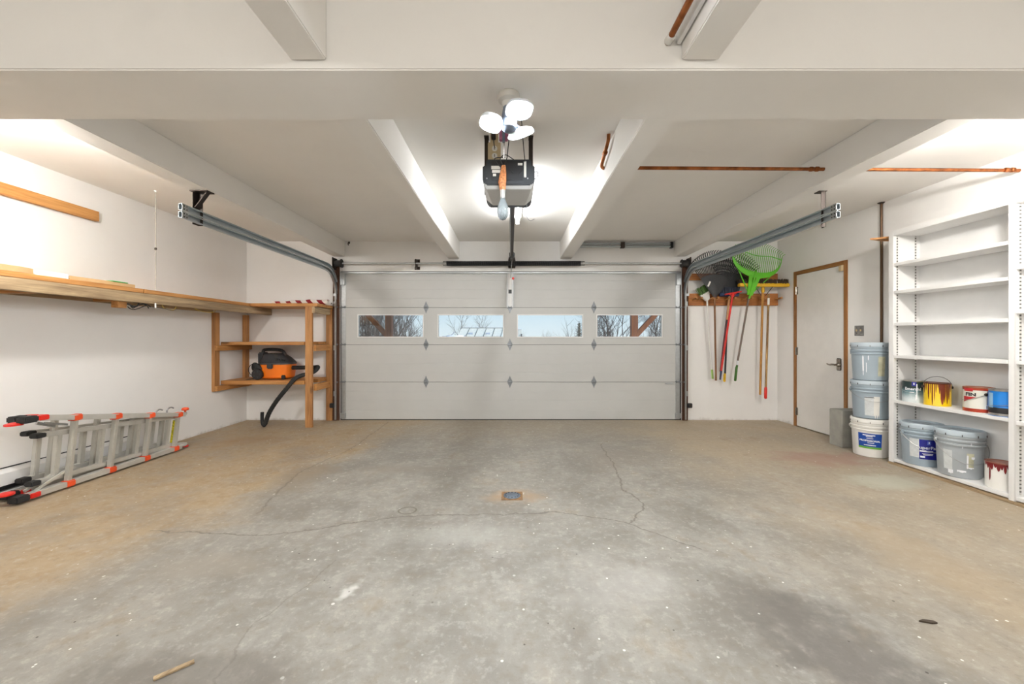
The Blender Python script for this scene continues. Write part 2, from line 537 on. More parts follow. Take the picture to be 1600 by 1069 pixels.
# ================================================================== the room
XL, XR, YB, YF, ZC = -3.79, 3.79, 5.69, -2.6, 2.555
OX0, OX1, OZ = -2.455, 2.42, 2.125             # opening of the garage door
def struct(name, mb, mat, label=None, parent=None, bevel=0.0):
    o = mb.build(name, mat, parent, bevel, smooth=False)
    if parent is None:
        tag(o, label, kind='structure')
    return o
struct('floor', MB().box(XL - .2, XR + .2, YF - .2, YB + .19, -.15, 0), M['floor'], 'stained concrete garage floor with cracks and paint flecks')
ceiling = struct('ceiling', MB().box(XL - .2, XR + .2, YF - .2, YB + .19, ZC, ZC + .15), M['ceil'], 'white painted garage ceiling crossed by beams')
struct('wall_left', MB().box(XL - .2, XL, YF - .2, YB + .19, 0, ZC), M['wall'], 'white plaster wall on the left behind the ladder')
struct('wall_front', MB().box(XL, XR, YF - .2, YF, 0, ZC), M['wall'], 'white plaster wall at the house end of the garage')
wb = MB()
wb.box(XL, OX0, YB, YB + .19, 0, ZC)
wb.box(OX1, XR, YB, YB + .19, 0, ZC)
wb.box(OX0, OX1, YB, YB + .19, OZ, ZC)
struct('wall_back', wb, M['wall'], 'white plaster wall around the garage door opening')
DY0, DY1, DZ = 4.505, 5.335, 2.045              # entry door opening in the right wall
wr = MB()
wr.box(XR, XR + .2, YF - .2, DY0, 0, ZC)
wr.box(XR, XR + .2, DY1, YB + .19, 0, ZC)
wr.box(XR, XR + .2, DY0, DY1, DZ, ZC)
struct('wall_right', wr, M['wall'], 'white plaster wall on the right with the entry door')
# beams are parts of the ceiling
ZJ = 2.300
struct('cross_beam', MB().box(XL, XR, 1.622, 1.994, 2.262, ZC), M['ceil'], parent=ceiling, bevel=.006)
for x0, x1 in ((-.905, -.75), (.685, .845)):
    struct('joist', MB().box(x0, x1, 1.994, YB, ZJ, ZC), M['ceil'], parent=ceiling, bevel=.005)
    struct('joist', MB().box(x0 + .005, x1 - .005, YF, 1.622, ZJ, ZC), M['ceil'], parent=ceiling, bevel=.005)
for x0, x1 in ((-2.545, -2.385), (2.315, 2.475)):
    struct('side_beam', MB().box(x0, x1, 1.994, YB, 2.335, ZC), M['ceil'], parent=ceiling, bevel=.005)
    struct('side_beam', MB().box(x0, x1, YF, 1.622, 2.335, ZC), M['ceil'], parent=ceiling, bevel=.005)

# brown jambs beside the garage door
struct('trim_1', MB().box(-2.545, -2.460, 5.655, 5.69, 0, 2.22), M['jamb'], 'dark brown wooden jamb left of the garage door', bevel=.003)
struct('trim_2', MB().box(2.425, 2.500, 5.655, 5.69, 0, 2.22), M['jamb'], 'dark brown wooden jamb right of the garage door', bevel=.003)

# ================================================================== garage door
DXa, DXb, DYf = -2.44, 2.40, 5.700
gd = empty('garage_door', (-.02, DYf, 0), 'white four section overhead garage door with a row of four windows', 'garage door')
zs = [.012, .546, 1.080, 1.612, 2.122]
wins = [(-2.20, -1.274), (-1.054, -.128), (.083, 1.008), (1.219, 2.145)]
WZ0, WZ1 = 1.192, 1.500
def section(z0, z1, holes=False):
    mb = MB()
    f, b = DYf, DYf + .045
    if not holes:
        h = z1 - z0 - .004
        gr = [.25, .50, .75]
        prof = [(b, z0), (b, z1 - .005), (f, z1 - .005)]
        for g_ in sorted(gr, reverse=True):
            zc = z0 + h * g_
            prof += [(f, zc + .006), (f + .0013, zc), (f, zc - .006)]
        prof += [(f, z0)]
        mb.prism(prof, DXa, DXb, 'x')
    else:
        z1 -= .005
        mb.box(DXa, DXb, f, b, z0, WZ0); mb.box(DXa, DXb, f, b, WZ1, z1)
        xs = [DXa] + [x for w in wins for x in w] + [DXb]
        for i in range(0, len(xs), 2):
            mb.box(xs[i], xs[i + 1], f, b, WZ0, WZ1)
    return mb
for i in range(4):
    section(zs[i], zs[i + 1], i == 2).build('door_section', M['gdoor'], gd, smooth=False)
g = G('window_glass')
tr = g.n('ShaderNodeBsdfTransparent'); gl = g.n('ShaderNodeBsdfGlossy'); mx = g.n('ShaderNodeMixShader')
gl.inputs['Roughness'].default_value = 0.02
tr.inputs['Color'].default_value = (0.96, 0.98, 0.98, 1)
mx.inputs[0].default_value = 0.05
g.nt.links.new(tr.outputs[0], mx.inputs[1]); g.nt.links.new(gl.outputs[0], mx.inputs[2])
g.nt.links.new(mx.outputs[0], g.out.inputs['Surface'])
M['glass'] = g.mat
for x0, x1 in wins:
    fr = MB()
    t = .011
    fr.box(x0 - t, x1 + t, DYf - .008, DYf + .006, WZ1 - .002, WZ1 + t); fr.box(x0 - t, x1 + t, DYf - .008, DYf + .006, WZ0 - t, WZ0 + .002)
    fr.box(x0 - t, x0 + .002, DYf - .008, DYf + .006, WZ0, WZ1); fr.box(x1 - .002, x1 + t, DYf - .008, DYf + .006, WZ0, WZ1)
    fo = fr.build('window_frame', M['white'], gd, .002)
    MB().box(x0, x1, DYf + .022, DYf + .026, WZ0, WZ1).build('pane', M['glass'], fo, smooth=False)
for x0, x1 in ((DXa, DXa + .062), (DXb - .062, DXb)):                     # galvanized end stiles, one to a section
    for i in range(4):
        m_ = MB().box(x0, x1, DYf - .006, DYf - .0005, zs[i] + .004, zs[i + 1] - .006)
        m_.build('end_stile', M['galv'], gd, .001)
for z in zs[1:4]:
    MB().box(DXa, DXb, DYf + .012, DYf + .044, z - .0045, z - .0002).build('gap_light_block', M['rubber'], gd, smooth=False)  # black strip added behind each section gap to darken it and stop daylight
# centre and end hinges
def hinge(x, z, full=True):
    y = DYf - .001
    mb = MB()
    h = .090
    mb.prism([(x - .036, z), (x - .033, z + .016), (x - .014, z + .052), (x, z + h), (x + .014, z + .052), (x + .033, z + .016), (x + .036, z)], y - .004, y, 'y')
    if full: mb.prism([(x - .036, z), (x + .036, z), (x + .033, z - .016), (x + .014, z - .052), (x, z - h), (x - .014, z - .052), (x - .033, z - .016)], y - .004, y, 'y')
    mb.tube([(x - .028, y - .014, z), (x + .028, y - .014, z)], .009, 8)
    mb.box(x - .026, x - .020, y - .018, y, z - .014, z + .020); mb.box(x + .020, x + .026, y - .018, y, z - .014, z + .020)
    return mb
for z in zs[1:4]:
    for x in (-1.23, -.03, 1.172):
        hinge(x, z).build('hinge', M['hinge'], gd)
for z in zs[1:4]:
    for x, sgn in ((DXa + .03, -1), (DXb - .03, 1)):
        mb = hinge(x, z, False)
        mb.tube([(x, DYf - .03, z), (x + sgn * .085, DYf - .03, z)], .006, 6)
        mb.lathe((x + sgn * .075, DYf - .03, z), [(.018, -.009), (.020, 0), (.018, .009)], 12, axis='x')
        mb.build('roller_hinge', M['hinge'], gd)
for x, sgn in ((DXa + .03, -1), (DXb - .03, 1)):                          # corner fixtures
    MB().box(x - .035, x + .035, DYf - .035, DYf, .03, .10).build('bottom_bracket', M['galv'], gd, .003)
    MB().box(x - .030, x + .030, DYf - .045, DYf, 1.93, 2.11).build('top_bracket', M['galv'], gd, .003)
MB().box(DXa, DXb, DYf - .035, DYf, 2.096, 2.110).build('strut', M['galv'], gd, .002)
MB().box(DXa, DXb, DYf + .004, DYf + .04, .0, .0135).build('bottom_seal', M['rubber'], gd)
ob = MB().box(-.068, .018, DYf - .012, DYf - .0005, 1.612, 2.10).build('operator_bracket', M['white'], gd, .002)
MB().box(-.073, -.066, DYf - .040, DYf, 1.60, 2.09).box(.012, .019, DYf - .040, DYf, 1.60, 2.09).build('angle_rib', M['galv'], ob)
MB().box(-.05, -.005, DYf - .016, DYf - .012, 1.81, 1.865).build('sticker', M['black'], ob, smooth=False)
MB().lathe((.016, DYf - .055, 2.02), [(.0, 0), (.016, .0), (.018, .012), (.010, .018)], 12, axis='y').build('knob', M['red'], ob)
MB().box(2.19, 2.30, DYf - .012, DYf, .515, .530).build('step_handle', M['galv'], gd, .002)
# black rubber seals at both sides
for x0, x1 in ((OX0 + .001, DXa - .001), (DXb + .001, OX1 - .001)):
    MB().box(x0, x1, 5.70, 5.745, 0, 2.12).build('side_seal', M['rubber'], gd, smooth=False)

# ================================================================== tracks
def c_channel(mb, pts, side, wide=.052, deep=.026, lip=.010, t=.0022):
    """C section swept along pts in a plane x = const; mouth towards side"""
    n = len(pts); k = len(mb.v)
    sec = [(-wide / 2, lip, ), ]
    prof = [(deep, -wide / 2 + lip), (deep, -wide / 2), (0, -wide / 2 + .004), (0, wide / 2 - .004), (deep, wide / 2), (deep, wide / 2 - lip)]
    inner = [(deep - t, -wide / 2 + lip), (deep - t, -wide / 2 + t), (t, -wide / 2 + .004 + t), (t, wide / 2 - .004 - t), (deep - t, wide / 2 - t), (deep - t, wide / 2 - lip)]
    ring = prof + inner[::-1]
    m = len(ring)
    for i, p in enumerate(pts):
        a = Vector(pts[max(i - 1, 0)]); b = Vector(pts[min(i + 1, n - 1)])
        d = (b - a).normalized(); u = Vector((1, 0, 0)).cross(d).normalized()
        for dx, h in ring:
            mb.v.append(Vector(p) + Vector((-side * dx, 0, 0)) + u * h)
    for i in range(n - 1):
        for j in range(m):
            a = k + i * m + j; b = k + i * m + (j + 1) % m
            mb.f.append((a, b, b + m, a + m))
    mb.f.append(tuple(k + j for j in range(m))); mb.f.append(tuple(k + (n - 1) * m + j for j in range(m)))
for sgn, xo, lab in ((-1, -2.505, 'galvanized garage door track under the left ceiling beam'), (1, 2.465, 'galvanized garage door track under the right ceiling beam')):
    t = empty('door_track', (xo, 5.63, 0), lab, 'door track')
    yv = 5.640
    mb = MB(); c_channel(mb, [(xo, yv, .02), (xo, yv, 1.78)], sgn); mb.build('vertical_rail', M['galv'], t, smooth=False)
    R = .32
    mb = MB(); c_channel(mb, [(xo, yv - R + R * math.cos(a), 1.785 + R * math.sin(a)) for a in [PI / 2 * i / 10 for i in range(11)]], sgn)
    mb.build('curved_rail', M['galv'], t, angle=30)
    mb = MB(); c_channel(mb, [(xo, yv - R, 2.105), (xo, 2.99, 2.100)], sgn); mb.build('lower_rail', M['track'], t, smooth=False)
    R2 = .30
    mb = MB()
    c_channel(mb, [(xo, yv + .012, 1.72)] + [(xo, yv + .012 - R2 + R2 * math.cos(a), 1.862 + R2 * math.sin(a)) for a in [PI / 2 * i / 10 for i in range(11)]] + [(xo, 2.99, 2.158)], sgn)
    mb.build('upper_rail', M['track'], t, angle=30)
    for yy in (2.999,):                                                    # punched end plates
        mb = MB()
        for z in (2.158, 2.100):
            MB().box(xo - sgn * .026 - .001, xo - sgn * .026 + .001, yy - .006, yy + .05, z - .027, z + .027).build('end_plate', M['galv'], t)
        for z in (2.158, 2.100):
            for q in (-.012, .012):
                for dy, r_ in ((.012, .006), (.036, .005)):
                    MB().lathe((xo - sgn * .0275, yy + dy, z + q), [(r_, -.001), (r_, .001)], 10, axis='x').build('bolt_hole', M['black'], t)
    hg = MB()
    hx = xo + sgn * .012
    if sgn < 0:
        hg.box(hx - .004, hx, 3.14, 3.20, 2.07, 2.336); hg.box(hx - .004, hx + .034, 3.196, 3.20, 2.07, 2.336)
        hg.box(hx - .02, hx + .12, 3.13, 3.21, 2.328, 2.336)
        hg.bar((hx + .01, 3.17, 2.21), (hx + .10, 3.17, 2.33), .04, .006, (1, 0, 0))
    else:
        hg.box(hx - .030, hx + .006, 3.15, 3.154, 2.05, 2.336); hg.box(hx + .002, hx + .006, 3.15, 3.19, 2.05, 2.336)
        hg.box(hx - .05, hx + .01, 3.14, 3.20, 2.329, 2.336)
    hg.build('hanger', M['darksteel'], t)
    for z in (.35, 1.0, 1.62):
        MB().box(min(xo + sgn * .002, xo + sgn * .02), max(xo + sgn * .002, xo + sgn * .02), 5.635, 5.656, z, z + .07).build('jamb_bracket', M['galv'], t)
    mb = MB().box(xo - .010, xo + .030, yv - .035, yv - .025, 1.765, 1.80)
    mb.build('splice_plate', M['galv'], t)

# ================================================================== torsion spring
ZS, YS = 2.222, 5.600
ts = empty('torsion_spring', (0, YS, ZS), 'steel torsion shaft with a black coil spring above the garage door', 'door spring')
MB().tube([(-2.47, YS, ZS), (2.47, YS, ZS)], .0125, 12).build('shaft', M['galv'], ts)
mb = MB().tube([(-.93, YS, ZS), (.98, YS, ZS)], .024, 14)
cp = []
for i in range(1, 1100):
    a = i * 2 * PI / 8
    cp.append((-.92 + 1.89 * i / 1100, YS + .030 * math.cos(a), ZS + .030 * math.sin(a)))
mb.tube(cp, .0075, 5)
mb.build('spring', M['black'], ts)
for x in (-.94, .99):
    MB().lathe((x, YS, ZS), [(.026, -.03), (.034, -.025), (.034, .02), (.03, .03)], 14, axis='x').build('winding_cone', M['steel'], ts)
mb = MB().box(-1.36, -1.345, YS - .012, YB, ZS - .07, ZS + .06).box(-1.39, -1.315, YB - .006, YB, ZS - .075, ZS - .03).box(-1.39, -1.315, YB - .006, YB, ZS + .03, ZS + .075)
mb.build('bearing_bracket', M['darksteel'], ts)
MB().prism([(-.05, ZS - .06), (.045, ZS - .06), (.055, ZS + .02), (.04, ZS + .10), (-.045, ZS + .10), (-.06, ZS + .02)], YS + .045, YS + .055, 'y').build('centre_plate', M['darksteel'], ts)
for x, sg in ((-2.44, -1), (2.43, 1)):
    MB().lathe((x, YS, ZS), [(.02, -.05), (.055, -.05), (.058, -.042), (.047, -.038), (.047, .03), (.060, .036), (.062, .05), (.02, .055)], 20, axis='x').build('cable_drum', M['rubber'], ts)
    MB().box(x + sg * .062 - .004, x + sg * .062 + .004, YS - .06, YB, ZS - .09, ZS + .08).build('end_bearing_plate', M['darksteel'], ts, .002)
    MB().tube([(x - sg * .03, YS + .048, ZS), (x - sg * .02, DYf - .03, .12)], .002, 5).build('lift_cable', M['steel'], ts)

# double metal bar hung at the top of the header, right bay
db = empty('telescopic_rod', (1.57, 5.65, 2.48), 'grey double telescopic metal rod fixed high above the garage door', 'metal rod')
MB().tube([(.86, 5.655, 2.512), (2.27, 5.655, 2.512)], .016, 10).build('rod', M['track'], db)
MB().tube([(.86, 5.655, 2.474), (2.27, 5.655, 2.474)], .016, 10).build('rod', M['track'], db)
MB().box(2.245, 2.285, 5.63, YB, 2.45, 2.535).build('end_clip', M['black'], db, .004)
MB().box(1.54, 1.60, 5.632, YB, 2.452, 2.534).build('coupling', M['darksteel'], db, .004)
hk = MB().box(-2.335, -2.315, 5.682, YB, 2.52, 2.55).tube(smooth_path([(-2.325, 5.68, 2.535), (-2.325, 5.655, 2.53), (-2.325, 5.65, 2.505), (-2.325, 5.665, 2.495)], 4), .006, 6)
tag(hk.build('ceiling_hook', M['darksteel']), 'small black hook on the header left of the joists', 'hook')
# photo eyes
for x, lab in ((-2.535, 'black safety sensor at the foot of the left door jamb'), (2.505, 'black safety sensor at the foot of the right door jamb')):
    e = empty('safety_sensor', (x, 5.64, .2), lab, 'door sensor')
    MB().box(x - .03, x + .03, 5.59, 5.63, .19, .255).build('housing', M['black'], e, .006)
    MB().lathe((x, 5.588, .222), [(.012, 0), (.012, .004)], 12, axis='y').build('lens', M['darksteel'], e)
    MB().box(x - .012, x + .012, 5.63, 5.655, .2, .245).build('bracket', M['galv'], e)

# ================================================================== opener
OXc = -.02
op = empty('garage_door_opener', (OXc, 2.6, 2.08), 'black box garage door opener hung from the ceiling by two straps', 'door opener')
x0, x1 = OXc - .158, OXc + .158
M['opener'] = paint('opener_black', srgb(46, 50, 54), 0.45, 0, 0.12)
MB().prism([(x0, 2.125), (x0 + .022, 2.098), (x1 - .022, 2.098), (x1, 2.125), (x1, 2.215), (x0, 2.215)], 2.41, 2.84, 'y').build('housing', M['opener'], op, .006)
MB().box(x0 + .02, x1 - .02, 2.43, 2.80, 2.215, 2.262).build('top_cover', M['opener'], op, .006)
M['lens'] = paint('opener_lens', srgb(196, 196, 194), 0.4, 0, 0.05)
lensm = MB()
lensm.add([(x0 + .004, 2.415, 2.108), (x1 - .004, 2.415, 2.108), (x1 - .02, 2.44, 2.082), (x0 + .02, 2.44, 2.082),
           (x0 + .004, 2.70, 2.108), (x1 - .004, 2.70, 2.108), (x1 - .05, 2.68, 2.062), (x0 + .05, 2.68, 2.062)],
          [(0, 1, 2, 3), (4, 7, 6, 5), (3, 2, 6, 7), (0, 3, 7, 4), (1, 5, 6, 2), (0, 4, 5, 1)])
lensm.build('light_cover', M['lens'], op, .003)
rp = MB().box(OXc - .105, OXc + .085, 2.403, 2.411, 2.122, 2.238).build('rear_plate', M['black'], op, .002)
M['sticker'] = paint('white_sticker', srgb(232, 230, 224), 0.6)
for a, b, z0, z1 in ((-.105, -.05, 2.188, 2.208), (-.100, -.05, 2.166, 2.183), (-.095, -.076, 2.146, 2.160), (.055, .083, 2.212, 2.224)):
    MB().box(OXc + a, OXc + b, 2.399, 2.4035, z0, z1).build('sticker', M['sticker'], rp, smooth=False)
MB().box(OXc + .092, OXc + .106, 2.396, 2.411, 2.138, 2.235).build('terminal_strip', M['sticker'], op, .002)
for i0, i1 in ((0, 5), (8, 13)):
    MB().tube([(OXc + .045 + .035 * math.cos(a), 2.401, 2.195 + .035 * math.sin(a)) for a in [PI + .3 + (PI - .6) * i / 12 for i in range(i0, i1)]], .003, 5).build('vent_slot', M['rubber'], rp)
for x in (OXc - .132, OXc + .115):
    MB().lathe((x, 2.406, 2.135), [(.004, -.002), (.004, .004)], 8, axis='y').build('screw', M['steel'], op)
for x in (-.175, .130):
    st = MB().box(x - .014, x + .014, 2.74, 2.744, 2.16, ZC).box(x - .014, x - .010, 2.74, 2.765, 2.16, ZC)
    st.box(x - .016, x + .016, 2.72, 2.78, ZC - .006, ZC)
    st.build('hanging_strap', M['darksteel'], op)
MB().box(-.182, .138, 2.725, 2.745, 2.235, 2.262).build('cross_angle', M['darksteel'], op, .002)
rail = MB()
ra, rb_ = Vector((OXc + .022, 2.80, 2.150)), Vector((-.005, 5.62, 2.285))
rail.bar(ra, rb_, .042, .006); rail.bar(ra + Vector((0, 0, -.016)), rb_ + Vector((0, 0, -.016)), .012, .03)
rail.build('rail', M['darksteel'], op)
MB().bar(ra + Vector((-.015, 0, -.022)), rb_ + Vector((-.015, 0, -.022)), .008, .012).build('chain', M['steel'], op)
tr_ = MB().box(-.035, .035, 5.18, 5.30, 2.235, 2.29).build('trolley', M['black'], op, .006)
MB().bar((0, 5.26, 2.25), (-.003, 5.50, 2.20), .006, .03).bar((-.003, 5.49, 2.205), (-.02, 5.655, 2.035), .006, .03).build('door_arm', M['galv'], op)
MB().tube([(.01, 5.22, 2.24), (.012, 5.22, 2.14)], .003, 5).build('release_cord', M['darksteel'], op)
MB().box(-.03, .03, 5.60, YB, 2.255, 2.34).build('header_bracket', M['darksteel'], op, .002)
wires = MB()
for pts in ([(OXc + .098, 2.395, 2.23), (OXc + .09, 2.38, 2.30), (OXc + .075, 2.30, 2.42), (OXc + .07, 2.25, 2.553)],
            [(OXc - .03, 2.395, 2.20), (OXc - .05, 2.37, 2.235), (OXc - .02, 2.37, 2.26), (OXc + .03, 2.40, 2.245)],
            [(OXc - .05, 2.395, 2.20), (OXc - .075, 2.375, 2.22), (OXc - .08, 2.37, 2.24), (OXc - .02, 2.385, 2.252)],
            [(OXc + .155, 2.45, 2.19), (OXc + .178, 2.44, 2.185), (OXc + .175, 2.44, 2.15), (OXc + .15, 2.45, 2.15)]):
    wires.tube(smooth_path(pts, 6), .0028, 5)
wires.build('wires', M['black'], op)
aw = MB().tube(smooth_path([(.10, 2.66, 2.07), (.095, 2.66, 1.99), (.12, 2.66, 1.955), (.15, 2.66, 1.965)], 6), .0018, 5)
aw.build('antenna_wire', M['steel'], op)
# beige outlet on its board
ou = empty('power_outlet', (OXc - .09, 2.47, 2.255), 'beige duplex power outlet plate above the opener with a cord', 'outlet')
M['beige'] = paint('beige_plastic', srgb(206, 186, 148), 0.5)
MB().box(OXc - .130, OXc - .050, 2.47, 2.482, 2.262, 2.385).build('plate', M['beige'], ou, .003)
for z in (2.345, 2.300):
    r_ = MB().lathe((OXc - .088, 2.468, z), [(.017, -.002), (.017, .004)], 16, axis='y').build('receptacle', M['sticker'], ou)
    MB().box(OXc - .090, OXc - .086, 2.464, 2.467, z - .008, z + .008).build('slot', M['black'], r_, smooth=False)
MB().box(OXc - .108, OXc - .080, 2.44, 2.47, 2.395, 2.43).build('plug', M['darksteel'], ou, .004)
MB().tube(smooth_path([(OXc - .094, 2.455, 2.40), (OXc - .09, 2.45, 2.36), (OXc - .086, 2.462, 2.345)], 5), .003, 6).build('cord', M['black'], ou)
MB().bar((OXc - .09, 2.478, 2.26), (OXc - .09, 2.478, ZC), .05, .01, (0, 1, 0)).build('support', M['beige'], ou)
# bare spare bulb with orange tape on the opener's back
hb = empty('hanging_bulb', (-.055, 2.375, 1.88), 'clear bulb in a socket wrapped with orange tape, hanging behind the opener', 'bulb')
M['tape'] = paint('orange_tape', srgb(206, 134, 84), 0.6, 0, 0.45, 70)
MB().loft([(-.05, 2.38, 2.20, .012, .010), (-.052, 2.378, 2.165, .018, .014), (-.055, 2.376, 2.13, .022, .018), (-.058, 2.375, 2.10, .024, .02), (-.056, 2.375, 2.06, .019, .018), (-.055, 2.375, 2.045, .016, .016)][::-1], 14).build('tape_wrap', M['tape'], hb)
MB().lathe((-.055, 2.375, 2.0), [(.013, 0), (.016, .008), (.016, .04), (.018, .05)], 16).build('socket', M['steel'], hb)
g = G('bulb_glass'); g.b.inputs['Transmission Weight'].default_value = 0.85; g.b.inputs['Roughness'].default_value = 0.08
g.bump(g.noise(g.co(), 90, 2), 0.6, 0.01)
M['bulb'] = g.fin(srgb(205, 218, 224))
MB().lathe((-.055, 2.375, 1.872), [(.003, 0), (.018, .006), (.030, .024), (.034, .050), (.032, .078), (.024, .105), (.014, .128)], 18).build('glass', M['bulb'], hb)
MB().tube([(-.05, 2.38, 2.19), (-.03, 2.385, 2.25), (-.01, 2.37, 2.42), (-.012, 2.30, 2.553)], .003, 6).build('wire', M['black'], hb)

# ================================================================== lamps
# three-leaf LED lamp under the cross beam
ll = empty('three_head_lamp', (-.014, 1.79, 2.262), 'lit three headed LED lamp screwed into a socket under the cross beam', 'lamp')
M['porc'] = paint('porcelain', srgb(196, 192, 184), 0.4)
M['bluegrey'] = paint('lamp_blue_grey', srgb(112, 122, 138), 0.4, 0.2)
lx, ly = -.014, 1.79
MB().lathe((lx, ly, 2.205), [(.026, 0), (.030, .006), (.032, .020), (.047, .030), (.050, .048), (.048, .0575)], 28).build('socket', M['porc'], ll)
MB().lathe((lx, ly, 2.095), [(.010, 0), (.022, .004), (.034, .016), (.036, .050), (.030, .085), (.026, .11)], 24).build('body', M['bluegrey'], ll)
M['led'] = emit('led_lens', (0.86, 0.93, 1.0), P_LED)
M['clear'] = paint('lamp_rim', srgb(225, 230, 236), 0.2)
def head(cx, cy, cz, nrm, rx, ry, spin):
    nrm = Vector(nrm).normalized()
    q = nrm.to_track_quat('Z', 'Y').to_matrix()
    c0 = Vector((cx, cy, cz))
    def tf(mb):
        mz = Matrix.Rotation(spin, 3, 'Z')
        mb.v = [c0 + q @ (mz @ p) for p in mb.v]; return mb
    h = tf(MB().loft([(0, 0, -.020, rx * .55, ry * .55), (0, 0, -.012, rx * .9, ry * .9), (0, 0, .0, rx, ry), (0, 0, .006, rx, ry), (0, 0, .006, rx * .93, ry * .93), (0, 0, .002, rx * .9, ry * .9)], 26, 2.6)).build('lamp_head', M['clear'], ll)
    tf(MB().loft([(0, 0, .0025, rx * .66, ry * .64), (0, 0, .0085, rx * .56, ry * .54)], 24, 2.6)).build('lens', M['led'], h)
    MB().bar((lx + (cx - lx) * .2, ly + (cy - ly) * .2, 2.135), (cx - nrm.x * .018, cy - nrm.y * .018, cz - nrm.z * .018), .028, .010).build('hinge_arm', M['bluegrey'], ll)
head(lx + .045, ly - .055, 2.165, (.14, -.34, -.93), .062, .050, 0.1)
head(lx - .080, ly - .010, 2.130, (-.24, -.08, -.97), .066, .052, 0.1)
head(lx + .055, ly + .045, 2.110, (.22, .22, -.95), .064, .050, 0.0)
pc = empty('pull_tag', (-.035, 1.90, 2.10), 'small mauve tag on a cord hanging behind the lamp', 'tag')
M['mauve'] = paint('mauve_plastic', srgb(150, 84, 112), 0.5)
MB().box(-.062, -.018, 1.93, 1.945, 2.126, 2.200).build('tag', M['mauve'], pc, .004)
MB().box(-.047, -.034, 1.926, 1.949, 2.122, 2.210).build('strip', M['bluegrey'], pc, .002)
MB().tube([(-.038, 1.938, 2.262), (-.038, 1.938, 2.205)], .0022, 6).build('cord', M['darksteel'], pc)
MB().tube([(-.038, 1.938, 2.126), (-.040, 1.94, 2.045)], .0022, 6).build('pull_cord', M['darksteel'], pc)
# tube lamp on the ceiling of the middle bay
tl = empty('tube_lamp', (.062, 3.9, 2.45), 'lit narrow tube lamp on the ceiling beyond the opener', 'lamp')
MB().box(.022, .102, 3.28, 4.48, 2.515, ZC).build('fixture', M['white'], tl, .003)
MB().tube([(.062, 3.31, 2.470), (.062, 4.45, 2.470)], .017, 14).build('tube', emit('tube_glow', (0.96, 0.985, 1.0), P_TUBE), tl)
for y in (3.295, 4.465):
    MB().box(.042, .082, y - .012, y + .012, 2.445, 2.52).build('lampholder', M['white'], tl, .003)
# unseen bare bulbs; the left and right ones by the house are added fill
for i, (bx, by, lab) in enumerate(((-2.80, 2.055, 'bare bulb hanging from the ceiling of the outer left bay past the cross beam'), (2.80, 2.055, 'bare bulb hanging from the ceiling of the outer right bay past the cross beam'), (0.0, -.9, 'bare bulb on the ceiling of the middle bay by the house'), (-1.7, -.9, 'added bare bulb for fill light on the ceiling of the left bay by the house'), (1.7, -.9, 'added bare bulb for fill light on the ceiling of the right bay by the house'))):
    bl = empty('ceiling_bulb', (bx, by, ZC), lab, 'lamp', 'bare ceiling bulbs by the house')
    MB().lathe((bx, by, ZC - .045), [(.022, 0), (.026, .006), (.045, .02), (.05, .045)], 20).build('socket', M['porc'], bl)
    dz = .05 if i < 2 else 0.0
    if dz: MB().tube([(bx, by, ZC - .045), (bx, by, ZC - .045 - dz)], .014, 10).build('stem', M['porc'], bl)
    MB().lathe((bx, by, ZC - .145 - dz), [(.004, 0), (.020, .006), (.032, .028), (.033, .05), (.024, .078), (.015, .10)], 18).build('bulb', emit('bulb_glow', (1.0, 0.90, 0.78), 20.0), bl)
    la = bpy.data.lights.new('bulb_light', 'POINT')
    la.energy = P_SIDE if i < 2 else P_BULB; la.shadow_soft_size = 0.06; la.color = (1.0, 0.975, 0.94) if i < 2 else (1.0, 0.985, 0.955)
    lo = bpy.data.objects.new('bulb_light', la); C.objects.link(lo)
    lo.location = (bx, by, ZC - .17 - dz)
    

# ================================================================== entry door in the right wall
ed = empty('door_1', (XR, (DY0 + DY1) / 2, 0), 'flat white entry door in a brown wooden frame', kind='structure')
fx0 = XR - .012
MB().box(fx0, XR + .12, DY1 - .035, DY1 + .012, 0, DZ + .012).build('door_frame', M['frame'], ed, .003)
MB().box(fx0, XR + .12, DY0 - .012, DY0 + .035, 0, DZ + .012).build('door_frame', M['frame'], ed, .003)
MB().box(fx0, XR + .12, DY0 + .035, DY1 - .035, DZ - .035, DZ + .012).build('door_head', M['framey'], ed, .003)
MB().box(XR - .004, XR + .038, DY0 + .039, DY1 - .039, .012, DZ - .039).build('door_leaf', M['doorw'], ed, .002)
for z in (.20, 1.00, 1.80):
    MB().tube([(XR - .012, DY1 - .036, z - .05), (XR - .012, DY1 - .036, z + .05)], .008, 8).box(XR - .007, XR - .003, DY1 - .065, DY1 - .036, z - .05, z + .05).build('hinge', M['chrome'], ed)
hy, hz = DY0 + .10, .862
hp = MB().box(XR - .016, XR - .004, hy - .033, hy + .033, hz - .065, hz + .075).build('handle_plate', M['chrome'], ed, .006)
MB().lathe((XR - .016, hy, hz), [(.024, 0), (.022, -.012), (.012, -.02), (.011, -.05)][::-1], 16, axis='x').tube(smooth_path([(XR - .062, hy - .006, hz), (XR - .066, hy + .03, hz + .002), (XR - .062, hy + .075, hz - .003), (XR - .058, hy + .115, hz + .006)], 5), [.011] * 10 + [.008] * 6, 10).build('lever', M['chrome'], hp)
MB().box(XR - .03, XR - .005, DY0 + .04, DY0 + .085, DZ - .105, DZ - .040).build('contact_sensor', M['beige'], ed, .004)
struct('wall_outer', MB().box(XR + .20, XR + .24, DY0 - .3, DY1 + .3, 0, ZC), M['wall'], 'plain wall closing the space behind the entry door')

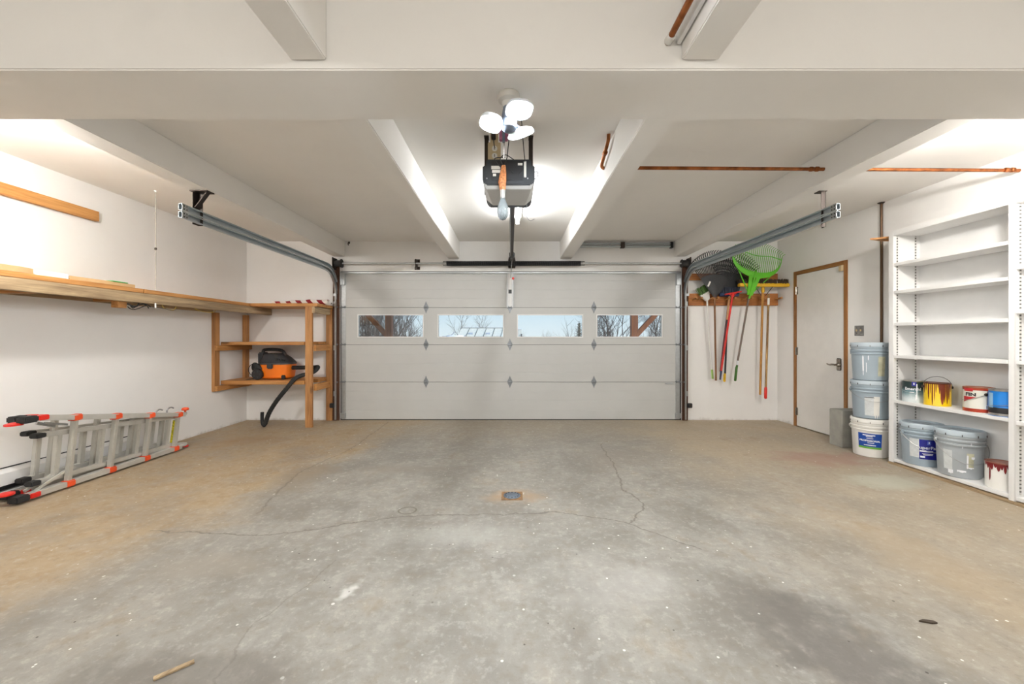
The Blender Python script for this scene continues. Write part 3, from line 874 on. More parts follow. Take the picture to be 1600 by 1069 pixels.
# switch plate and conduit
sw = empty('switch_plate', (XR, 4.345, 1.25), 'grey steel double switch plate beside the entry door', 'light switch')
MB().box(XR - .006, XR, 4.288, 4.402, 1.195, 1.308).build('plate', M['steel'], sw, .002)
for y in (4.318, 4.370):
    MB().box(XR - .018, XR - .006, y - .006, y + .006, 1.245, 1.268).build('toggle', M['beige'], sw, .002)
    for z in (1.222, 1.282):
        MB().lathe((XR - .0065, y, z), [(.004, -.001), (.004, .001)], 8, axis='x').build('screw', M['darksteel'], sw)
cd = empty('conduit_pipe', (XR - .014, 4.07, 0), 'thin dark brown conduit running up the right wall to the ceiling', 'pipe')
MB().tube([(XR - .014, 4.07, .2), (XR - .014, 4.07, ZC - .002)], .0115, 10).build('pipe', paint('brown_pipe', srgb(96, 72, 52), .5, .5), cd)
MB().lathe((XR - .016, 4.07, ZC - .012), [(.014, 0), (.03, .008), (.032, .012)], 14).build('flange', M['darksteel'], cd)
ts_ = MB().prism([(3.455, 3.845), (3.60, 3.752), (3.785, 3.752), (3.785, 3.90), (3.64, 3.90)], 2.118, 2.135, 'z')
tag(ts_.build('corner_board', M['pinex'], None, .002), 'small pointed wooden board beside the top of the white shelves', 'board')
tag(MB().prism([(3.52, 4.25), (3.785, 4.25), (3.785, 4.42), (3.52, 4.42)], 0, .395).build('concrete_block', M['conc'], None, .006), 'grey concrete block beside the entry door behind the bucket stack', 'block')

# ================================================================== white shelf units
SX = 3.530
ST = paint('slotted_strip', srgb(214, 212, 208), .45)
g = G('slotted_steel')
zz = g.m('FRACT', g.m('MULTIPLY', g.sep(g.pos())[2], 38.0))
slot = g.m('MULTIPLY', g.rng(zz, .30, .36), g.rng(zz, .64, .70, 1, 0))
M['slots'] = g.fin(g.mix(slot, srgb(206, 204, 198), srgb(70, 68, 64)), .45)
def shelf_unit(y0, y1, zt, levels, label, ta, tb):
    u = empty('shelf_unit', (3.66, (y0 + y1) / 2, .02), label, 'shelving')
    MB().box(SX, XR - .001, y1 - tb, y1, .02, zt).build('side_panel', M['white'], u, .002)
    MB().box(SX, XR - .001, y0, y0 + ta, .02, zt).build('side_panel', M['white'], u, .002)
    ya, yb = y0 + ta, y1 - tb
    MB().box(SX, XR - .001, ya, yb, zt - .045, zt).build('top_board', M['white'], u, .002)
    for z in levels:
        MB().box(SX + .004, XR - .016, ya + .001, yb - .001, z, z + .027).build('shelf', M['white'], u, .002)
    MB().box(XR - .014, XR - .001, ya, yb, .03, zt - .045).build('back_panel', M['white'], u)
    for yy, d in ((yb, -1), (ya, 1)):
        for xx in (SX + .035, XR - .055):
            MB().box(xx - .005, xx + .005, min(yy, yy + d * .004), max(yy, yy + d * .004), .07, zt - .05).build('slotted_standard', M['slots'], u, smooth=False)
    MB().box(SX - .008, XR - .002, y0, y1, 0, .02).build('sill', M['oldy'], u, .002)
    return u
shelf_unit(2.797, 3.733, 2.163, [.030, .572, .985, 1.284, 1.580, 1.836], 'tall white built-in shelf unit holding paint cans and two grey pails', .036, .046)
shelf_unit(1.86, 2.796, 2.163, [.030, .560, .985, 1.34, 1.65], 'empty white shelf unit at the right edge of the picture', .036, .002)

# ================================================================== buckets
M['pailgrey'] = paint('pail_grey', srgb(158, 172, 182), .45, 0, .06)
M['pailgrey2'] = paint('pail_grey_plain', srgb(168, 174, 178), .45, 0, .08)
M['pailwhite'] = paint('pail_white', srgb(230, 228, 222), .45, 0, .04)
M['lidgrey'] = paint('lid_grey', srgb(178, 190, 198), .4, 0, .05)
M['labelblue'] = paint('label_blue', srgb(22, 70, 158), .4)
M['labelnavy'] = paint('label_navy', srgb(20, 26, 132), .4)
M['labelgreen'] = paint('label_green', srgb(104, 172, 62), .4)
M['print'] = paint('white_print', srgb(240, 242, 246), .5)
M['paper'] = paint('paper_label', srgb(210, 214, 214), .6, 0, .1, 30)
M['papery'] = paint('stained_paper', srgb(190, 188, 160), .6, 0, .2, 20)
def pail(c, rt, rb, h, body, lid, label, ear_ang, tilt=.6, group=None):
    x, y, z = c
    p = empty('paint_pail', c, label, 'bucket', group)
    k = h / .375
    def R(zz): return rb + (rt - rb) * (zz - z) / (.345 * k)
    prof = [(rb - .006, 0), (rb, .006)]
    r = lambda q: rb + (rt - rb) * q / .345
    prof += [(r(.255), .255 * k), (r(.255) + .009, .258 * k), (r(.262) + .009, .268 * k), (r(.27), .272 * k), (r(.285), .286 * k), (r(.285) + .009, .289 * k), (r(.29) + .009, .300 * k), (r(.30), .304 * k), (r(.318), .318 * k), (r(.318) + .006, .320 * k), (r(.34) + .004, .338 * k)]
    MB().lathe(c, prof, 40).build('body', body, p, angle=25)
    lr = rt + .008
    lo = MB().lathe(c, [(lr - .004, .330 * k), (lr, .336 * k), (lr, .364 * k), (lr - .005, .374 * k), (lr - .016, .375 * k), (lr - .022, .362 * k), (.05, .360 * k), (.045, .366 * k), (.02, .366 * k), (.004, .366 * k)], 40).build('lid', lid, p, angle=30)
    for i in range(10):                                            # tear tabs on the rim
        a = i * 2 * PI / 10 + .2
        MB().bar((x + (lr + .001) * math.cos(a), y + (lr + .001) * math.sin(a), z + .333 * k), (x + (lr + .001) * math.cos(a), y + (lr + .001) * math.sin(a), z + .35 * k), .004, .004, (math.cos(a), math.sin(a), 0)).build('rim_notch', M['darksteel'], lo, smooth=False)
    re = r(.28) + .012
    for s_ in (0, PI):
        a = ear_ang + s_
        MB().lathe((0, 0, 0), [(.014, -.006), (.018, 0), (.012, .006)], 12, axis='x').rot(a, (0, 0, 0)).build('ear', body, p).location = Vector((re * math.cos(a), re * math.sin(a), .278 * k)) - Vector((0, 0, 0)) + Vector((x, y, z))
        o = p.children[-1]
    # wire bail hanging against the wall of the pail
    pts = []
    for i in range(25):
        t = PI * i / 24
        a = ear_ang + t
        rr = re + .010
        drop = math.sin(t) * .085 * tilt * 2
        pts.append((x + rr * math.cos(a), y + rr * math.sin(a), z + .278 * k - drop))
    MB().tube(pts, .0022, 6).build('bail', M['steel'], p)
    return p, R
def fix_ears():
    pass
cam_ang = lambda c: math.atan2(-c[1], -c[0])
def bars(c, R, a, z, specs, parent, mat):
    for da, w, h, dz in specs:
        rr = R(z + dz) + .0022
        patch(c, rr, a + da - w / rr / 2, a + da + w / rr / 2, z + dz - h / 2, z + dz + h / 2, 6).build('print_line', mat, parent, smooth=False)
# stack of three beside the shelf
c = (3.600, 4.000, 0.0)
p, R = pail(c, .150, .134, .375, M['pailwhite'], M['pailwhite'], 'white pail with a blue and green label, bottom of the stack', 2.3 + PI)
a = cam_ang(c) - .03
lb = patch(c, lambda z: R(z) + .0012, a - .64, a + .64, .105, .235, 20).build('label', M['labelblue'], p)
patch(c, lambda z: R(z) + .0016, a - .64, a + .64, lambda t: .086, .105 + .0, 20).build('label_edge', M['labelgreen'], p)
curve_text('PROFESSIONAL', .0235, c, R(.17) + .0024, a, .163, 'lettering', M['print'], lb, .0008)
bars(c, R, a, 0, [(-.05, .095, .009, .218), (-.03, .05, .007, .206), (0, .05, .006, .188), (.05, .05, .005, .143), (0, .09, .007, .121)], lb, M['print'])
c = (3.605, 4.005, .376)
p, R = pail(c, .150, .134, .375, M['pailgrey'], M['lidgrey'], 'blue-grey pail with a paper label, middle of the stack', 2.7)
a = cam_ang(c) - .03
lb = patch(c, lambda z: R(z) + .0012, a - .28, a + .32, .41, .595, 14).build('label', M['paper'], p)
bars(c, R, a, .376, [(-.02, .075, .007, .212)], lb, M['rubber'])
sm = patch(c, lambda z: R(z) + .0022, a + .20, a + .52, lambda t: .40 + .02 * math.sin(t * 17), .60, 12).build('paint_smear', M['pailwhite'], p)
c = (3.598, 4.000, .752)
p, R = pail(c, .150, .134, .375, M['pailgrey'], M['lidgrey'], 'blue-grey pail with white drips, top of the stack', 2.0 + PI)
a = cam_ang(c)
random.seed(3)
for da, w, z0, z1 in ((-.42, .012, .84, .99), (-.40, .006, .80, 1.0), (-.22, .006, .83, .93), (-.12, .008, .95, 1.0)):
    patch(c, lambda z: R(z) + .0012, a + da, a + da + w / .14, lambda t, z0=z0: z0 + .02 * abs(t - .5), z1, 4).build('paint_drip', M['print'], p)
patch(c, lambda z: R(z) + .0012, a + .42, a + .85, .80, .99, 8).build('label', M['papery'], p)
# two pails in the bottom of the shelf
zb = .0575
c = (3.640, 3.540, zb)
p, R = pail(c, .136, .122, .365, M['pailgrey'], M['lidgrey'], 'grey pail with a dark blue label on the bottom shelf', 2.95, .8)
a = cam_ang(c) + .02
patch(c, lambda z: R(z) + .0012, a - .62, a - .13, zb + .075, zb + .235, 10).build('paper_label', M['paper'], p)
lb = patch(c, lambda z: R(z) + .0014, a - .13, a + .85, zb + .065, zb + .235, 16).build('label', M['labelnavy'], p)
curve_text('SuperPaint', .036, c, R(zb + .17) + .0026, a + .36, zb + .165, 'lettering', M['print'], lb, .0006, 1.05)
bars(c, R, a, zb, [(.22, .085, .012, .135), (.28, .07, .005, .113), (.30, .06, .005, .104), (.03, .03, .016, .085)], lb, M['print'])
em = patch(c, R(zb + .21) + .0024, a + .25, a + .42, zb + .192, zb + .224, 4).build('emblem', paint('emblem_blue', srgb(84, 104, 190), .5), lb)
patch(c, R(zb + .21) + .0030, a + .31, a + .36, zb + .203, zb + .220, 3).build('emblem_mark', M['print'], em)
c = (3.640, 3.240, zb)
p, R = pail(c, .138, .122, .375, M['pailgrey2'], M['lidgrey'], 'plain grey pail spattered with white paint on the bottom shelf', 2.75, .9)
a = cam_ang(c)
patch(c, lambda z: R(z) + .0012, a - .72, a - .30, zb + .06, zb + .215, 8).build('paper_label', M['paper'], p)
patch(c, lambda z: R(z) + .0012, a + .30, a + .62, zb + .085, zb + .205, 8).build('old_label', M['papery'], p)
for da, w, z0, z1 in ((.30, .010, .085, .19), (-.5, .03, .03, .06), (-.1, .05, .05, .066), (.33, .04, .085, .095), (.45, .006, .27, .29), (.1, .006, .24, .27), (.5, .02, .16, .18)):
    patch(c, lambda z: R(z) + .002, a + da, a + da + w / .13, lambda t, z0=z0: zb + z0 + .004 * math.sin(t * 9), zb + z1, 5).build('paint_spatter', M['print'], p)

# ================================================================== paint cans
M['tin'] = metal('tin', srgb(200, 200, 198), .3)
def can(c, body, label, r=.0825, h=.192, bail=None, rim=None):
    x, y, z = c
    p = empty('paint_can', c, label, 'paint can')
    MB().lathe(c, [(r, 0), (r + .0015, .003), (r, .006), (r, h - .010)], 36).build('body', body, p)
    rm = rim or M['tin']
    MB().lathe(c, [(r, h - .010), (r + .002, h - .006), (r + .002, h), (r - .008, h), (r - .010, h - .006), (r - .024, h - .006), (r - .026, h - .002), (.002, h - .003)], 36).build('lid', rm, p)
    return p
zc_ = .5995
c = (3.625, 3.585, zc_)
g = G('emerald_label')
z_ = g.m('ADD', g.sep(g.pos())[2], g.m('MULTIPLY', g.m('SUBTRACT', g.noise(g.pos(), 30, 3), .5), .05))
cc = g.mix(g.rng(z_, zc_ + .02, zc_ + .10), srgb(206, 214, 214), srgb(96, 130, 138))
M['emer'] = g.fin(g.mix(g.rng(z_, zc_ + .095, zc_ + .125), cc, srgb(22, 42, 44)), .35)
p = can(c, M['emer'], 'dark teal paint can with white lettering next to the yellow can')
a = cam_ang(c)
curve_text('Emerald', .0335, c, .0838, a - .16, zc_ + .118, 'lettering', M['print'], p, .0008, 1.0)
em = patch(c, .0836, a - .22, a + .12, zc_ + .145, zc_ + .182, 5).build('emblem', paint('emblem_royal', srgb(44, 40, 150), .4), p)
patch(c, .0842, a - .10, a + .0, zc_ + .155, zc_ + .174, 3).build('emblem_mark', M['print'], em)
for da, w, z0, z1 in ((.12, .007, .03, .165), (.06, .006, .02, .07), (-.40, .030, .085, .092)):
    patch(c, .0840, a + da, a + da + w / .083, zc_ + z0, zc_ + z1, 3).build('paint_drip', M['print'], p)
ptm = MB().tube(smooth_path([(c[0] + .086 * math.cos(a + t), c[1] + .086 * math.sin(a + t), zc_ + .085 - .0 + .045 * t * t * .3) for t in (-1.5, -1.0, -.5, 0, .5)], 4), .0014, 5).build('bail', M['tin'], p)
c = (3.625, 3.395, zc_)
p = can(c, paint('yellow_label', srgb(236, 196, 16), .3, 0, .04), 'yellow paint can run over with brown paint, its bail standing up', rim=paint('rusty_rim', srgb(110, 60, 40), .4, .5))
a = cam_ang(c)
M['brownp'] = paint('brown_paint', srgb(118, 52, 34), .25, 0, .12)
random.seed(12)
drips = [(-1.2, .16, .10), (-.95, .12, .12), (-.72, .13, .05), (-.52, .06, .10), (-.40, .10, .005), (-.22, .07, .04), (-.12, .08, .11), (.0, .10, .15), (.1, .14, .10), (.23, .26, .012), (.49, .10, .03), (.60, .07, .08), (.68, .14, .02), (.84, .16, .055), (1.0, .2, .12)]
for da, w, zl in drips:
    patch(c, .0834, a + da, a + da + w, lambda t, zl=zl: zc_ + zl + .05 * abs(2 * t - 1) ** 2, zc_ + .183, 8).build('paint_drip', M['brownp'], p)
ax = a + PI / 2 + .2
pts = [(c[0] + .089 * math.cos(t) * math.cos(ax), c[1] + .089 * math.cos(t) * math.sin(ax), zc_ + .155 + .088 * math.sin(t)) for t in [PI * i / 18 for i in range(19)]]
MB().tube(pts, .0018, 6).build('bail', M['darksteel'], p)
for s_ in (0, PI):
    MB().lathe((c[0] + .084 * math.cos(ax + s_), c[1] + .084 * math.sin(ax + s_), zc_ + .155), [(.004, -.012), (.012, -.008), (.012, .008), (.004, .012)], 10).build('ear', M['darksteel'], p)
c = (3.615, 3.085, zc_)
M['redlab'] = paint('red_label', srgb(186, 40, 44), .35)
M['redbrown'] = paint('red_brown', srgb(168, 58, 34), .35, 0, .12)
p = can(c, paint('cream_label', srgb(214, 212, 200), .35, 0, .05), 'white, red and blue paint can between the yellow can and the blue can', rim=paint('ochre_rim', srgb(168, 96, 66), .4, .4))
a = cam_ang(c)
patch(c, .0832, a - 1.5, a + 1.5, zc_ + .004, zc_ + .030, 24).build('foot_band', M['redbrown'], p)
patch(c, .0832, a - 1.5, a + 1.5, zc_ + .170, zc_ + .184, 24).build('head_band', M['redbrown'], p)
patch(c, .0832, a + .55, a + 1.3, zc_ + .050, zc_ + .165, 12).build('blue_panel', paint('label_sky', srgb(26, 104, 190), .35), p)
mb = MB()
def cylpt(c, r, ang, z): return (c[0] + r * math.cos(ang), c[1] + r * math.sin(ang), z)
for i in range(6):
    t0, t1 = i / 6, (i + 1) / 6
    mb.add([cylpt(c, .0836, a - 1.1 + .95 * t0, zc_ + .075 + .043 * t0), cylpt(c, .0836, a - 1.1 + .95 * t1, zc_ + .075 + .043 * t1), cylpt(c, .0836, a - 1.1 + .95 * t1, zc_ + .119), cylpt(c, .0836, a - 1.1 + .95 * t0, zc_ + .119)], [(0, 1, 2, 3)])
mb.build('red_wedge', M['redlab'], p, smooth=False)
patch(c, .0838, a - 1.05, a - .35, zc_ + .160, zc_ + .184, 8).build('red_flag', M['redlab'], p)
curve_text('FIN', .034, c, .0842, a - .52, zc_ + .136, 'lettering', M['rubber'], p, .0016, 1.25)
bc = patch(c, .0838, a + .42, a + .86, zc_ + .033, zc_ + .062, 6).build('barcode', M['print'], p)
for i in range(7):
    patch(c, .0842, a + .46 + i * .055, a + .46 + i * .055 + .025, zc_ + .036, zc_ + .058, 2).build('barcode_stripe', M['rubber'], bc)
lp = MB().lathe((0, 0, 0), [(.010, -.002), (.012, 0), (.008, .003)], 12, axis='x').rot(a + .45, (0, 0, 0))
lp.v = [q + Vector(cylpt(c, .085, a + .45, zc_ + .142)) for q in lp.v]
lp.build('ear', M['darksteel'], p)
MB().tube(smooth_path([cylpt(c, .0865, a + .45 - t * 1.9, zc_ + .142 - .055 * math.sin(t * PI * .55)) for t in (0, .2, .4, .6, .8, 1.0)], 4), .0014, 5).build('bail', M['steel'], p)
c = (3.615, 2.916, zc_)
p = can(c, paint('azure_label', srgb(18, 118, 200), .3, 0, .08), 'bright blue paint can at the near end of the shelf')
a = cam_ang(c)
patch(c, .0832, a - 1.5, a + 1.5, lambda t: zc_ + .022, zc_ + .064 - .0, 24).build('black_band', M['black'], p)
patch(c, .0834, a - 1.5, a + 1.5, zc_ + .002, zc_ + .022, 24).build('foot_band', M['tin'], p)
patch(c, .0838, a + .35, a + .75, zc_ + .030, zc_ + .056, 5).build('green_square', M['labelgreen'], p)
patch(c, .0836, a - 1.2, a - .78, zc_ + .06, zc_ + .168, 6).build('white_panel', paint('pale_label', srgb(150, 190, 220), .4), p)
MB().tube(smooth_path([cylpt(c, .086, a - 1.0 + t * 2.2, zc_ + .075 + .05 * t * t) for t in (0, .25, .5, .75, 1.0)], 4), .0014, 5).build('bail', M['tin'], p)
c = (3.630, 2.950, zb)
p = can(c, M['pailwhite'], 'white paint can with maroon paint dripping from its lid, on the bottom shelf', r=.0835, h=.195, rim=paint('maroon_rim', srgb(140, 92, 76), .4, .3))
a = cam_ang(c)
M['maroon'] = paint('maroon_paint', srgb(116, 22, 26), .3, 0, .15)
for da, w, zl in ((-1.3, .35, .165), (-1.0, .22, .145), (-.80, .12, .06), (-.70, .2, .14), (-.5, .25, .16), (-.3, .22, .135), (-.1, .2, .15), (.1, .16, .125), (.26, .25, .155), (.45, .14, .095), (.58, .3, .15), (.85, .4, .165)):
    patch(c, .0848, a + da, a + da + w, lambda t, zl=zl: zb + zl + .025 * abs(2 * t - 1) ** 2, zb + .188, 8).build('paint_drip', M['maroon'], p)

# ================================================================== long bench on the left wall and corner shelf
BX = -3.416
be = empty('wall_bench', (-3.6, 3.6, 1.49), 'long plank shelf on a weathered beam along the left wall', 'shelf')
for y0, y1 in ((1.2, 3.697), (3.703, 5.20)):
    for i in range(3):
        w = (BX - XL) / 3
        MB().box(XL + .001 + i * w, XL + (i + 1) * w - .003, y0, y1, 1.588, 1.626).build('plank', M['piney'], be, .003)
MB().box(BX - .040, BX, 1.2, 5.668, 1.496, 1.586).build('front_beam', M['oldy'], be, .004)
MB().box(XL + .001, XL + .04, 1.2, 5.0, 1.496, 1.586).build('wall_ledger', M['oldy'], be, .004)
for y in (2.0, 2.9, 3.56):
    MB().box(XL + .04, BX - .04, y, y + .04, 1.50, 1.586).build('cross_rail', M['pinex'], be, .003)
MB().box(BX - .11, BX - .045, 3.50, 3.58, 1.440, 1.498).build('block', M['piney'], be, .003)
rd = empty('threaded_rod', (-3.34, 3.72, 1.46), 'thin white rod hanging from the ceiling through the long shelf', 'rod')
MB().tube([(-3.352, 3.745, ZC), (-3.352, 3.745, 1.628)], .005, 8).build('rod', paint('grey_rod', srgb(176, 170, 160), .5), rd)
MB().lathe((-3.352, 3.745, ZC - .012), [(.006, 0), (.014, .008), (.015, .012)], 12).build('flange', M['white'], rd)
MB().lathe((-3.352, 3.745, 2.00), [(.006, 0), (.010, .003), (.010, .02), (.006, .023)], 8).build('nut', M['darksteel'], rd)
MB().tube([(-3.352, 3.745, 1.500), (-3.352, 3.745, 1.455)], .006, 8).build('rod_end', M['white'], rd)
cb = empty('cable_bundle', (-3.45, 3.7, 1.44), 'black cable coil and wire loops under the long shelf', 'cable')
random.seed(5)
for k in range(3):
    pts = [(-3.44 + .02 * math.sin(k * 2 + t * 3), 3.56 + .10 * t + .01 * k, 1.478 - .022 * math.sin(t * PI) - .012 * k) for t in [i / 8 * 2 for i in range(9)]]
    MB().tube(smooth_path(pts, 3), .006 - .001 * k, 6).build('cable', M['rubber'], cb)
M['yellowwire'] = paint('yellow_wire', srgb(196, 164, 62), .5)
MB().tube(smooth_path([(-3.43, 3.90, 1.50), (-3.425, 3.93, 1.462), (-3.42, 4.02, 1.455), (-3.425, 4.06, 1.49), (-3.43, 4.05, 1.50)], 5), .0025, 6).build('wire_loop', M['yellowwire'], cb)
MB().tube(smooth_path([(-3.43, 4.30, 1.50), (-3.425, 4.36, 1.470), (-3.42, 4.52, 1.462), (-3.425, 4.60, 1.49), (-3.43, 4.58, 1.50)], 5), .0025, 6).build('wire_loop', M['yellowwire'], cb)
MB().tube(smooth_path([(-3.43, 3.76, 1.47), (-3.42, 3.9, 1.462), (-3.42, 4.0, 1.45), (-3.43, 4.06, 1.46)], 5), .002, 6).build('thin_wire', M['black'], cb)
M['card'] = paint('cardboard', srgb(206, 172, 126), .8, 0, .08)
tag(MB().prism([(-3.74, 1.5), (-3.45, 1.5), (-3.44, 2.80), (-3.47, 2.89), (-3.72, 2.90)], 1.627, 1.672).build('cardboard_sheet', M['card'], None, .004), 'tan cardboard with a rounded end, nearest on the long shelf', 'cardboard')
tag(MB().prism([(-3.72, 2.915), (-3.45, 2.915), (-3.45, 3.08), (-3.47, 3.09), (-3.46, 3.11), (-3.72, 3.11)], 1.627, 1.668).build('foam_sheet', M['print'], None, .004), 'torn white foam sheet between two pieces of cardboard on the shelf', 'foam sheet')
tag(MB().prism([(-3.73, 3.13), (-3.46, 3.12), (-3.45, 3.4), (-3.46, 3.66), (-3.72, 3.68)], 1.627, 1.660).build('cardboard_sheet', M['card'], None, .004), 'flat cardboard on the long shelf in front of the thin rod', 'cardboard')
tag(MB().box(-3.60, -3.45, 3.44, 3.58, 1.661, 1.668).build('green_strip', paint('green_card', srgb(70, 176, 84), .5), None, .001), 'thin green strip lying on the cardboard', 'strip')

tag(MB().box(XL + .001, XL + .040, 1.6, 3.62, 2.229, 2.318).build('wall_board', M['piney'], None, .003), 'pine board screwed flat high on the left wall', 'board')

cs = empty('corner_shelf', (-3.2, 5.45, 0), 'rough pine corner shelf of four levels left of the garage door', 'shelf')
def part(mat, *b, name):
    return MB().box(*b).build(name, mat, cs, .003)
part(M['pinez'], XL + .001, XL + .041, 5.02, 5.11, .495, 1.496, name='post')
part(M['pinez'], XL + .001, XL + .041, 5.595, 5.685, .49, 1.496, name='post')
part(M['pinez'], -2.705, -2.615, 5.205, 5.243, 0, 1.585, name='post')
part(M['pinez'], -2.640, -2.552, 5.650, 5.688, 0, 1.585, name='post')
part(M['piney'], XL + .041, XL + .079, 5.02, 5.688, 1.012, 1.080, name='rail')
part(M['piney'], XL + .041, XL + .079, 5.02, 5.688, .500, .565, name='rail')
part(M['piney'], -2.615, -2.577, 5.243, 5.650, 1.000, 1.080, name='side_rail')
part(M['piney'], -2.615, -2.577, 5.243, 5.650, .478, .565, name='side_rail')
part(M['oldy'], -2.615, -2.577, 5.205, 5.650, 1.500, 1.586, name='side_rail')
for z0, z1, y0 in ((1.082, 1.122, 5.178), (.567, .618, 5.178)):
    for i in range(2):
        ya = y0 + i * .255
        x1 = -2.706 if i == 0 else -2.642
        part(M['pinex'], XL + .002, x1, max(ya, 5.245) if False else ya, 5.686 if i else ya + .252, z0, z1, name='shelf_board')
for i in range(2):
    part(M['pinex'], XL + .002, -2.545, 5.203 + i * .243, 5.203 + i * .243 + (.240 if i == 0 else .242), 1.588, 1.628, name='top_board')

# rolled flag
g = G('flag_stripes')
sx = g.sep(g.pos())
t = g.m('FRACT', g.m('MULTIPLY', g.m('ADD', sx[0], g.m('MULTIPLY', sx[2], .9)), 7.0))
f = g.m('MULTIPLY', g.rng(t, .0, .03), g.rng(t, .47, .5, 1, 0))
M['flag'] = g.fin(g.mix(f, srgb(232, 224, 216), srgb(140, 26, 36)), .8)
fl = empty('rolled_flag', (-2.85, 5.42, 1.629), 'rolled red and white striped flag on top of the corner shelf', 'flag')
sec = []
mb = MB(); vs = []; n = 40
for i in range(n + 1):                                   # spiral roll, wider at the right end
    u = i / n
    x = -3.26 + .73 * u
    rr = .017 + .017 * min(1, u * 1.5) + .002 * math.sin(u * 20)
    row = []
    for j in range(29):
        a = -PI / 2 + j / 28 * 3.6 * PI
        q = rr * (1 - .16 * j / 28)
        row.append((x + .0008 * j, 5.40 + .05 * u + q * math.cos(a) * 1.25, 1.6305 + rr + q * math.sin(a)))
    vs += row
mb.add(vs, [(i * 29 + j, i * 29 + j + 1, (i + 1) * 29 + j + 1, (i + 1) * 29 + j) for i in range(n) for j in range(28)])
mb.build('cloth', M['flag'], fl, angle=60)
MB().tube([(-2.9, 5.425, 1.655), (-2.475, 5.455, 1.648)], .008, 8).build('pole', M['pailwhite'], fl)
MB().lathe((-2.475, 5.455, 1.648), [(.004, -.006), (.010, 0), (.004, .010)], 10, axis='x').build('finial', M['darksteel'], fl)

# ================================================================== shop vacuum
vx, vy, vz = -3.20, 5.430, .620
vac = empty('shop_vacuum', (vx, vy, vz), 'orange and black shop vacuum with its hose hanging off the corner shelf', 'vacuum')
M['vacgrey'] = paint('vac_dark_grey', srgb(52, 54, 58), .42)
MB().loft([(vx + .01, vy, vz + .012, .175, .125), (vx + .01, vy, vz + .03, .195, .140), (vx + .01, vy, vz + .19, .215, .152), (vx + .01, vy, vz + .200, .215, .152)], 40, 3.4).build('drum', M['vacorange'], vac, angle=30)
hd = MB().loft([(vx + .01, vy, vz + .200, .222, .158), (vx + .01, vy, vz + .222, .222, .158), (vx + .01, vy, vz + .240, .205, .145), (vx - .005, vy, vz + .29, .170, .125), (vx - .03, vy, vz + .335, .125, .10), (vx - .04, vy, vz + .345, .10, .08)], 40, 3.2).build('motor_head', M['vacgrey'], vac, angle=30)
for k in range(6):
    MB().box(vx + .06 + k * .022, vx + .068 + k * .022, vy - .142 + k * .002, vy - .128 + k * .002, vz + .244, vz + .285 - k * .004).build('vent', M['rubber'], hd, smooth=False)
MB().tube(smooth_path([(vx - .185, vy, vz + .245), (vx - .190, vy, vz + .34), (vx - .185, vy, vz + .385), (vx - .13, vy, vz + .398), (vx, vy, vz + .395), (vx + .075, vy, vz + .375), (vx + .105, vy, vz + .325), (vx + .10, vy, vz + .27)], 5), .021, 10).build('handle', M['black'], vac)
MB().box(vx - .235, vx - .145, vy - .06, vy + .06, vz + .20, vz + .36).build('handle_post', M['black'], hd, .015)
MB().box(vx - .045, vx + .035, vy - .172, vy - .15, vz + .145, vz + .215).build('latch', M['vacgrey'], vac, .01)
wh = MB().lathe((vx - .165, vy - .165, vz + .074), [(.02, -.02), (.068, -.018), (.074, -.006), (.074, .012), (.05, .02)], 26, axis='y').build('rear_wheel', M['black'], vac)
for k in range(5):
    aa = k * 2 * PI / 5
    MB().lathe((vx - .165 + .04 * math.cos(aa), vy - .185, vz + .074 + .04 * math.sin(aa)), [(.010, -.001), (.010, .004)], 10, axis='y').build('wheel_recess', M['vacgrey'], wh)
MB().box(vx - .20, vx - .10, vy - .145, vy - .10, vz + .03, vz + .12).build('wheel_mount', M['black'], vac, .01)
MB().lathe((vx + .155, vy - .125, vz + .025), [(.012, -.012), (.025, -.010), (.025, .010), (.012, .012)], 16, axis='y').build('caster', M['black'], vac)
MB().lathe((vx + .15, vy - .115, vz + .035), [(.026, 0), (.03, .006), (.02, .025)], 12).build('caster_mount', M['black'], vac)
MB().loft([(vx - .17, vy - .13, vz + .135, .055, .03), (vx - .185, vy - .14, vz + .18, .05, .035), (vx - .20, vy - .14, vz + .215, .028, .03)], 16, 2.5).build('cord_wrap', M['rubber'], vac)
cpts = []
for k in range(60):
    t = k / 59
    cpts.append((vx - .195 - .03 * math.cos(t * 22) - .02 * t, vy - .16 + .012 * math.sin(t * 9), vz + .17 + .055 * math.sin(t * 22)))
MB().tube(smooth_path(cpts, 2), .0045, 6).build('power_cord', M['rubber'], vac)
MB().tube(smooth_path([(vx - .22, vy - .16, vz + .21), (vx - .26, vy - .165, vz + .19), (vx - .285, vy - .165, vz + .13), (vx - .25, vy - .17, vz + .07), (vx - .20, vy - .165, vz + .05)], 6), .0045, 6).build('cord_loop', M['rubber'], vac)
hs = smooth_path([(vx + .22, vy - .02, vz + .150), (vx + .30, vy - .04, vz + .152), (vx + .42, vy - .06, vz + .155), (vx + .53, vy - .07, vz + .157), (vx + .595, vy - .085, vz + .163), (vx + .585, vy - .13, vz + .120), (vx + .53, vy - .165, vz + .085), (vx + .44, vy - .20, vz + .062), (vx + .38, vy - .262, vz + .022), (vx + .30, vy - .275, vz - .08), (vx + .15, vy - .265, vz - .26), (vx + .03, vy - .235, vz - .43), (vx - .04, vy - .20, vz - .575)], 9)
hr = [.026 + (.0022 if i % 2 else 0) for i in range(len(hs))]
MB().tube(hs, hr, 12).build('hose', M['rubber'], vac, angle=60)
MB().tube(smooth_path([(vx - .035, vy - .20, vz - .56), (vx - .055, vy - .20, vz - .597), (vx - .078, vy - .20, vz - .560), (vx - .082, vy - .20, vz - .47), (vx - .08, vy - .20, vz - .42)], 5), .021, 12).build('nozzle', M['black'], vac)
